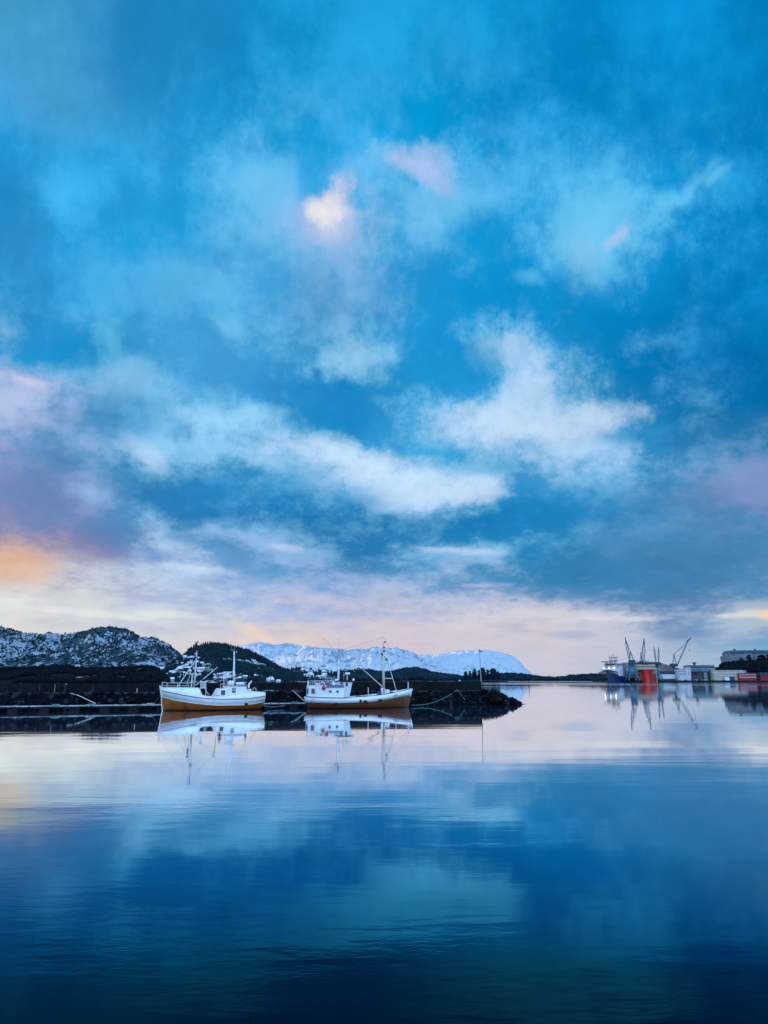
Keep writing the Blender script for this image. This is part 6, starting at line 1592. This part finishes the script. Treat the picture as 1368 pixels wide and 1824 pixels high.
sp = at(774.3, 1194.5, 2600); r = thing('church', (sp.x, 2600, 8), 0, 'tiny church spire rising above the dark low hill', 'church')
MB().box(-3.2, 3.2, -3.2, 3.2, 0, sp.z - 22, .1).build('tower', M['grey_clad2'], r)
MB().lathe([(3.9, sp.z - 22), (2.2, sp.z - 15), (.1, sp.z - 6)], n=8).build('spire', M['navy'], r)
# bridge across the far narrows
def bridge():
    Y = 3300.0
    P = [(958, 1205.6), (968, 1204.2), (978, 1203.8), (990, 1204.6), (1005, 1206.2)]
    r = thing('road_bridge', (xx(980, Y), Y, 0), 0, 'long thin road bridge low on the horizon left of the islet hill', 'bridge')
    X0 = xx(980, Y); pts = [at(a, b, Y) - Vector((X0, Y, 0)) for a, b in P]
    mb = MB()
    for a, b in zip(pts[:-1], pts[1:]): mb.add([(a.x, -5, a.z), (b.x, -5, b.z), (b.x, 5, b.z), (a.x, 5, a.z), (a.x, -5, a.z - 1.6), (b.x, -5, b.z - 1.6), (b.x, 5, b.z - 1.6), (a.x, 5, a.z - 1.6)], [(0, 1, 2, 3), (4, 7, 6, 5), (0, 4, 5, 1), (2, 6, 7, 3)])
    mb.build('deck', M['beige'], r)
    for px in (966, 974, 982, 990, 998):
        v = at(px, float(np.interp(px, [p[0] for p in P], [p[1] for p in P])), Y)
        MB().box(v.x - X0 - .9, v.x - X0 + .9, -2, 2, -2, v.z - 1.7).build('pier', M['beige'], r)
bridge()

# ------------------------------------------------------------------ village houses
HC = [('white', 'lilac_wall'), ('grey', 'grey_clad'), ('dark', 'roof_dark'), ('cream', 'cream_wall'), ('dull red', 'red_wall')]
def make_house(wall):
    r = bpy.data.objects.new('house', None); COL.objects.link(r)
    MB().prism([(-5, -4), (5, -4), (5, 4.2), (-5, 4.2)], -3.6, 3.6).build('wall', M[wall], r)
    g = MB().add([(-5, -3.6, 4.2), (-5, 3.6, 4.2), (-5, 0, 7.2), (5, -3.6, 4.2), (5, 3.6, 4.2), (5, 0, 7.2)], [(0, 1, 2), (3, 5, 4)]); g.build('gable', M[wall], r)
    MB().add([(-5.5, -4.2, 3.9), (5.5, -4.2, 3.9), (5.5, 0, 7.45), (-5.5, 0, 7.45), (5.5, 4.2, 3.9), (-5.5, 4.2, 3.9)], [(0, 1, 2, 3), (3, 2, 4, 5)]).build('roof', M['snow_roof'], r)
    w0 = None
    for k in range(3):
        if w0 is None: w0 = MB().box(-.6, .6, -3.68, -3.61, -.7, .7).build('window', M['win'], r); o = w0
        else: o = w0.copy(); COL.objects.link(o); o.parent = r
        o.location = (-3 + 3 * k, 0, 2.2)
    return r
protos = {}
def house(P, px, v, Y, kind, place, grp, rd, s=1.0):
    u = min(.99, max(.01, u_of(P, px, Y))); p = on_land(P, u, v)
    nm, wm = HC[kind]
    if wm not in protos: protos[wm] = make_house(wm); r = protos[wm]
    else:
        src = protos[wm]; r = src.copy(); COL.objects.link(r)
        for ch in src.children: c = ch.copy(); COL.objects.link(c); c.parent = r
    r.location = (p[0], p[1], p[2] + .8); r.rotation_euler = (0, 0, rd.uniform(-.6, .6)); k = s * rd.uniform(.8, 1.2); r.scale = (k, k, k)
    HOUSES.setdefault((nm, place), []).append((px, p[2] / p[1], r))
    tag(r, None, 'house', '%s houses %s' % (nm, grp))
HOUSES = {}
rd = random.Random(8)
for k in range(44):
    px = rd.uniform(284, 362); house(P_F, px, rd.uniform(.03, .26) if px > 300 else rd.uniform(.04, .15), 1500, rd.choice((0, 0, 1, 1, 2, 2, 3)), 'behind the left boat foremast', 'on the slope behind the left boat', rd, 0.62)
for k in range(12):
    house(P_F, rd.uniform(372, 500), rd.uniform(.02, .06), 1500, rd.choice((0, 1, 1, 2, 2)), 'at the foot of the wooded hill', 'at the foot of the wooded hill', rd, .55)
for k in range(26):
    house(P_L, rd.uniform(508, 600), rd.uniform(.06, .46), 2100, rd.choice((0, 0, 1, 3)), 'on the low hill behind the right boat stern', 'on the low hill behind the right boat', rd, .9)
for k in range(12):
    house(P_L, rd.uniform(605, 655), rd.uniform(.05, .44), 2100, rd.choice((0, 1, 2, 4)), 'on the hill left of the tall mast', 'on the low hill left of the tall mast', rd, .75)
for k in range(6):
    house(P_W, rd.uniform(800, 824), rd.uniform(.05, .3), 1750, rd.choice((0, 1, 2)), 'by the water left of the grove', 'by the water left of the grove', rd, .5)
for (nm, place), lst in HOUSES.items():
    left = min(lst, key=lambda t: t[0])[2]; right = max(lst, key=lambda t: t[0])[2]; top = max(lst, key=lambda t: t[1])[2]
    for _, _, r in lst:
        if len(lst) == 1: w = 'the only %s house'
        elif r is left: w = 'leftmost %s house'
        elif r is right: w = 'rightmost %s house'
        elif r is top: w = 'highest %s house'
        elif len(lst) == 4 or len(lst) == 3: w = 'middle %s house'
        else: w = 'small %s house'
        r['label'] = (w % nm) + ' with snowy roof ' + place
# large flat snow roofs
for (px0, px1, py, Y, lab) in ((286, 301, 1187.5, 1350, 'large barn with a flat snow covered roof left of the village'), (516, 530, 1209.5, 1900, 'low white hall with a snow covered roof on the shore left of the right boat')):
    x0, x1 = xx(px0, Y), xx(px1, Y); z1 = zz(py, Y); zb = z1 - 11
    r = thing('barn', ((x0 + x1) / 2, Y, zb), RAD(6), lab, 'building'); w = (x1 - x0) / 2
    MB().box(-w, w, -7, 7, -6, 7.2).build('wall', M['grey_clad2'], r)
    MB().add([(-w - .6, -7.8, 7.21), (w + .6, -7.8, 7.21), (w + .6, 0, 11), (-w - .6, 0, 11), (w + .6, 7.8, 7.21), (-w - .6, 7.8, 7.21)], [(0, 1, 2, 3), (3, 2, 4, 5)]).build('roof', M['snow_roof'], r)
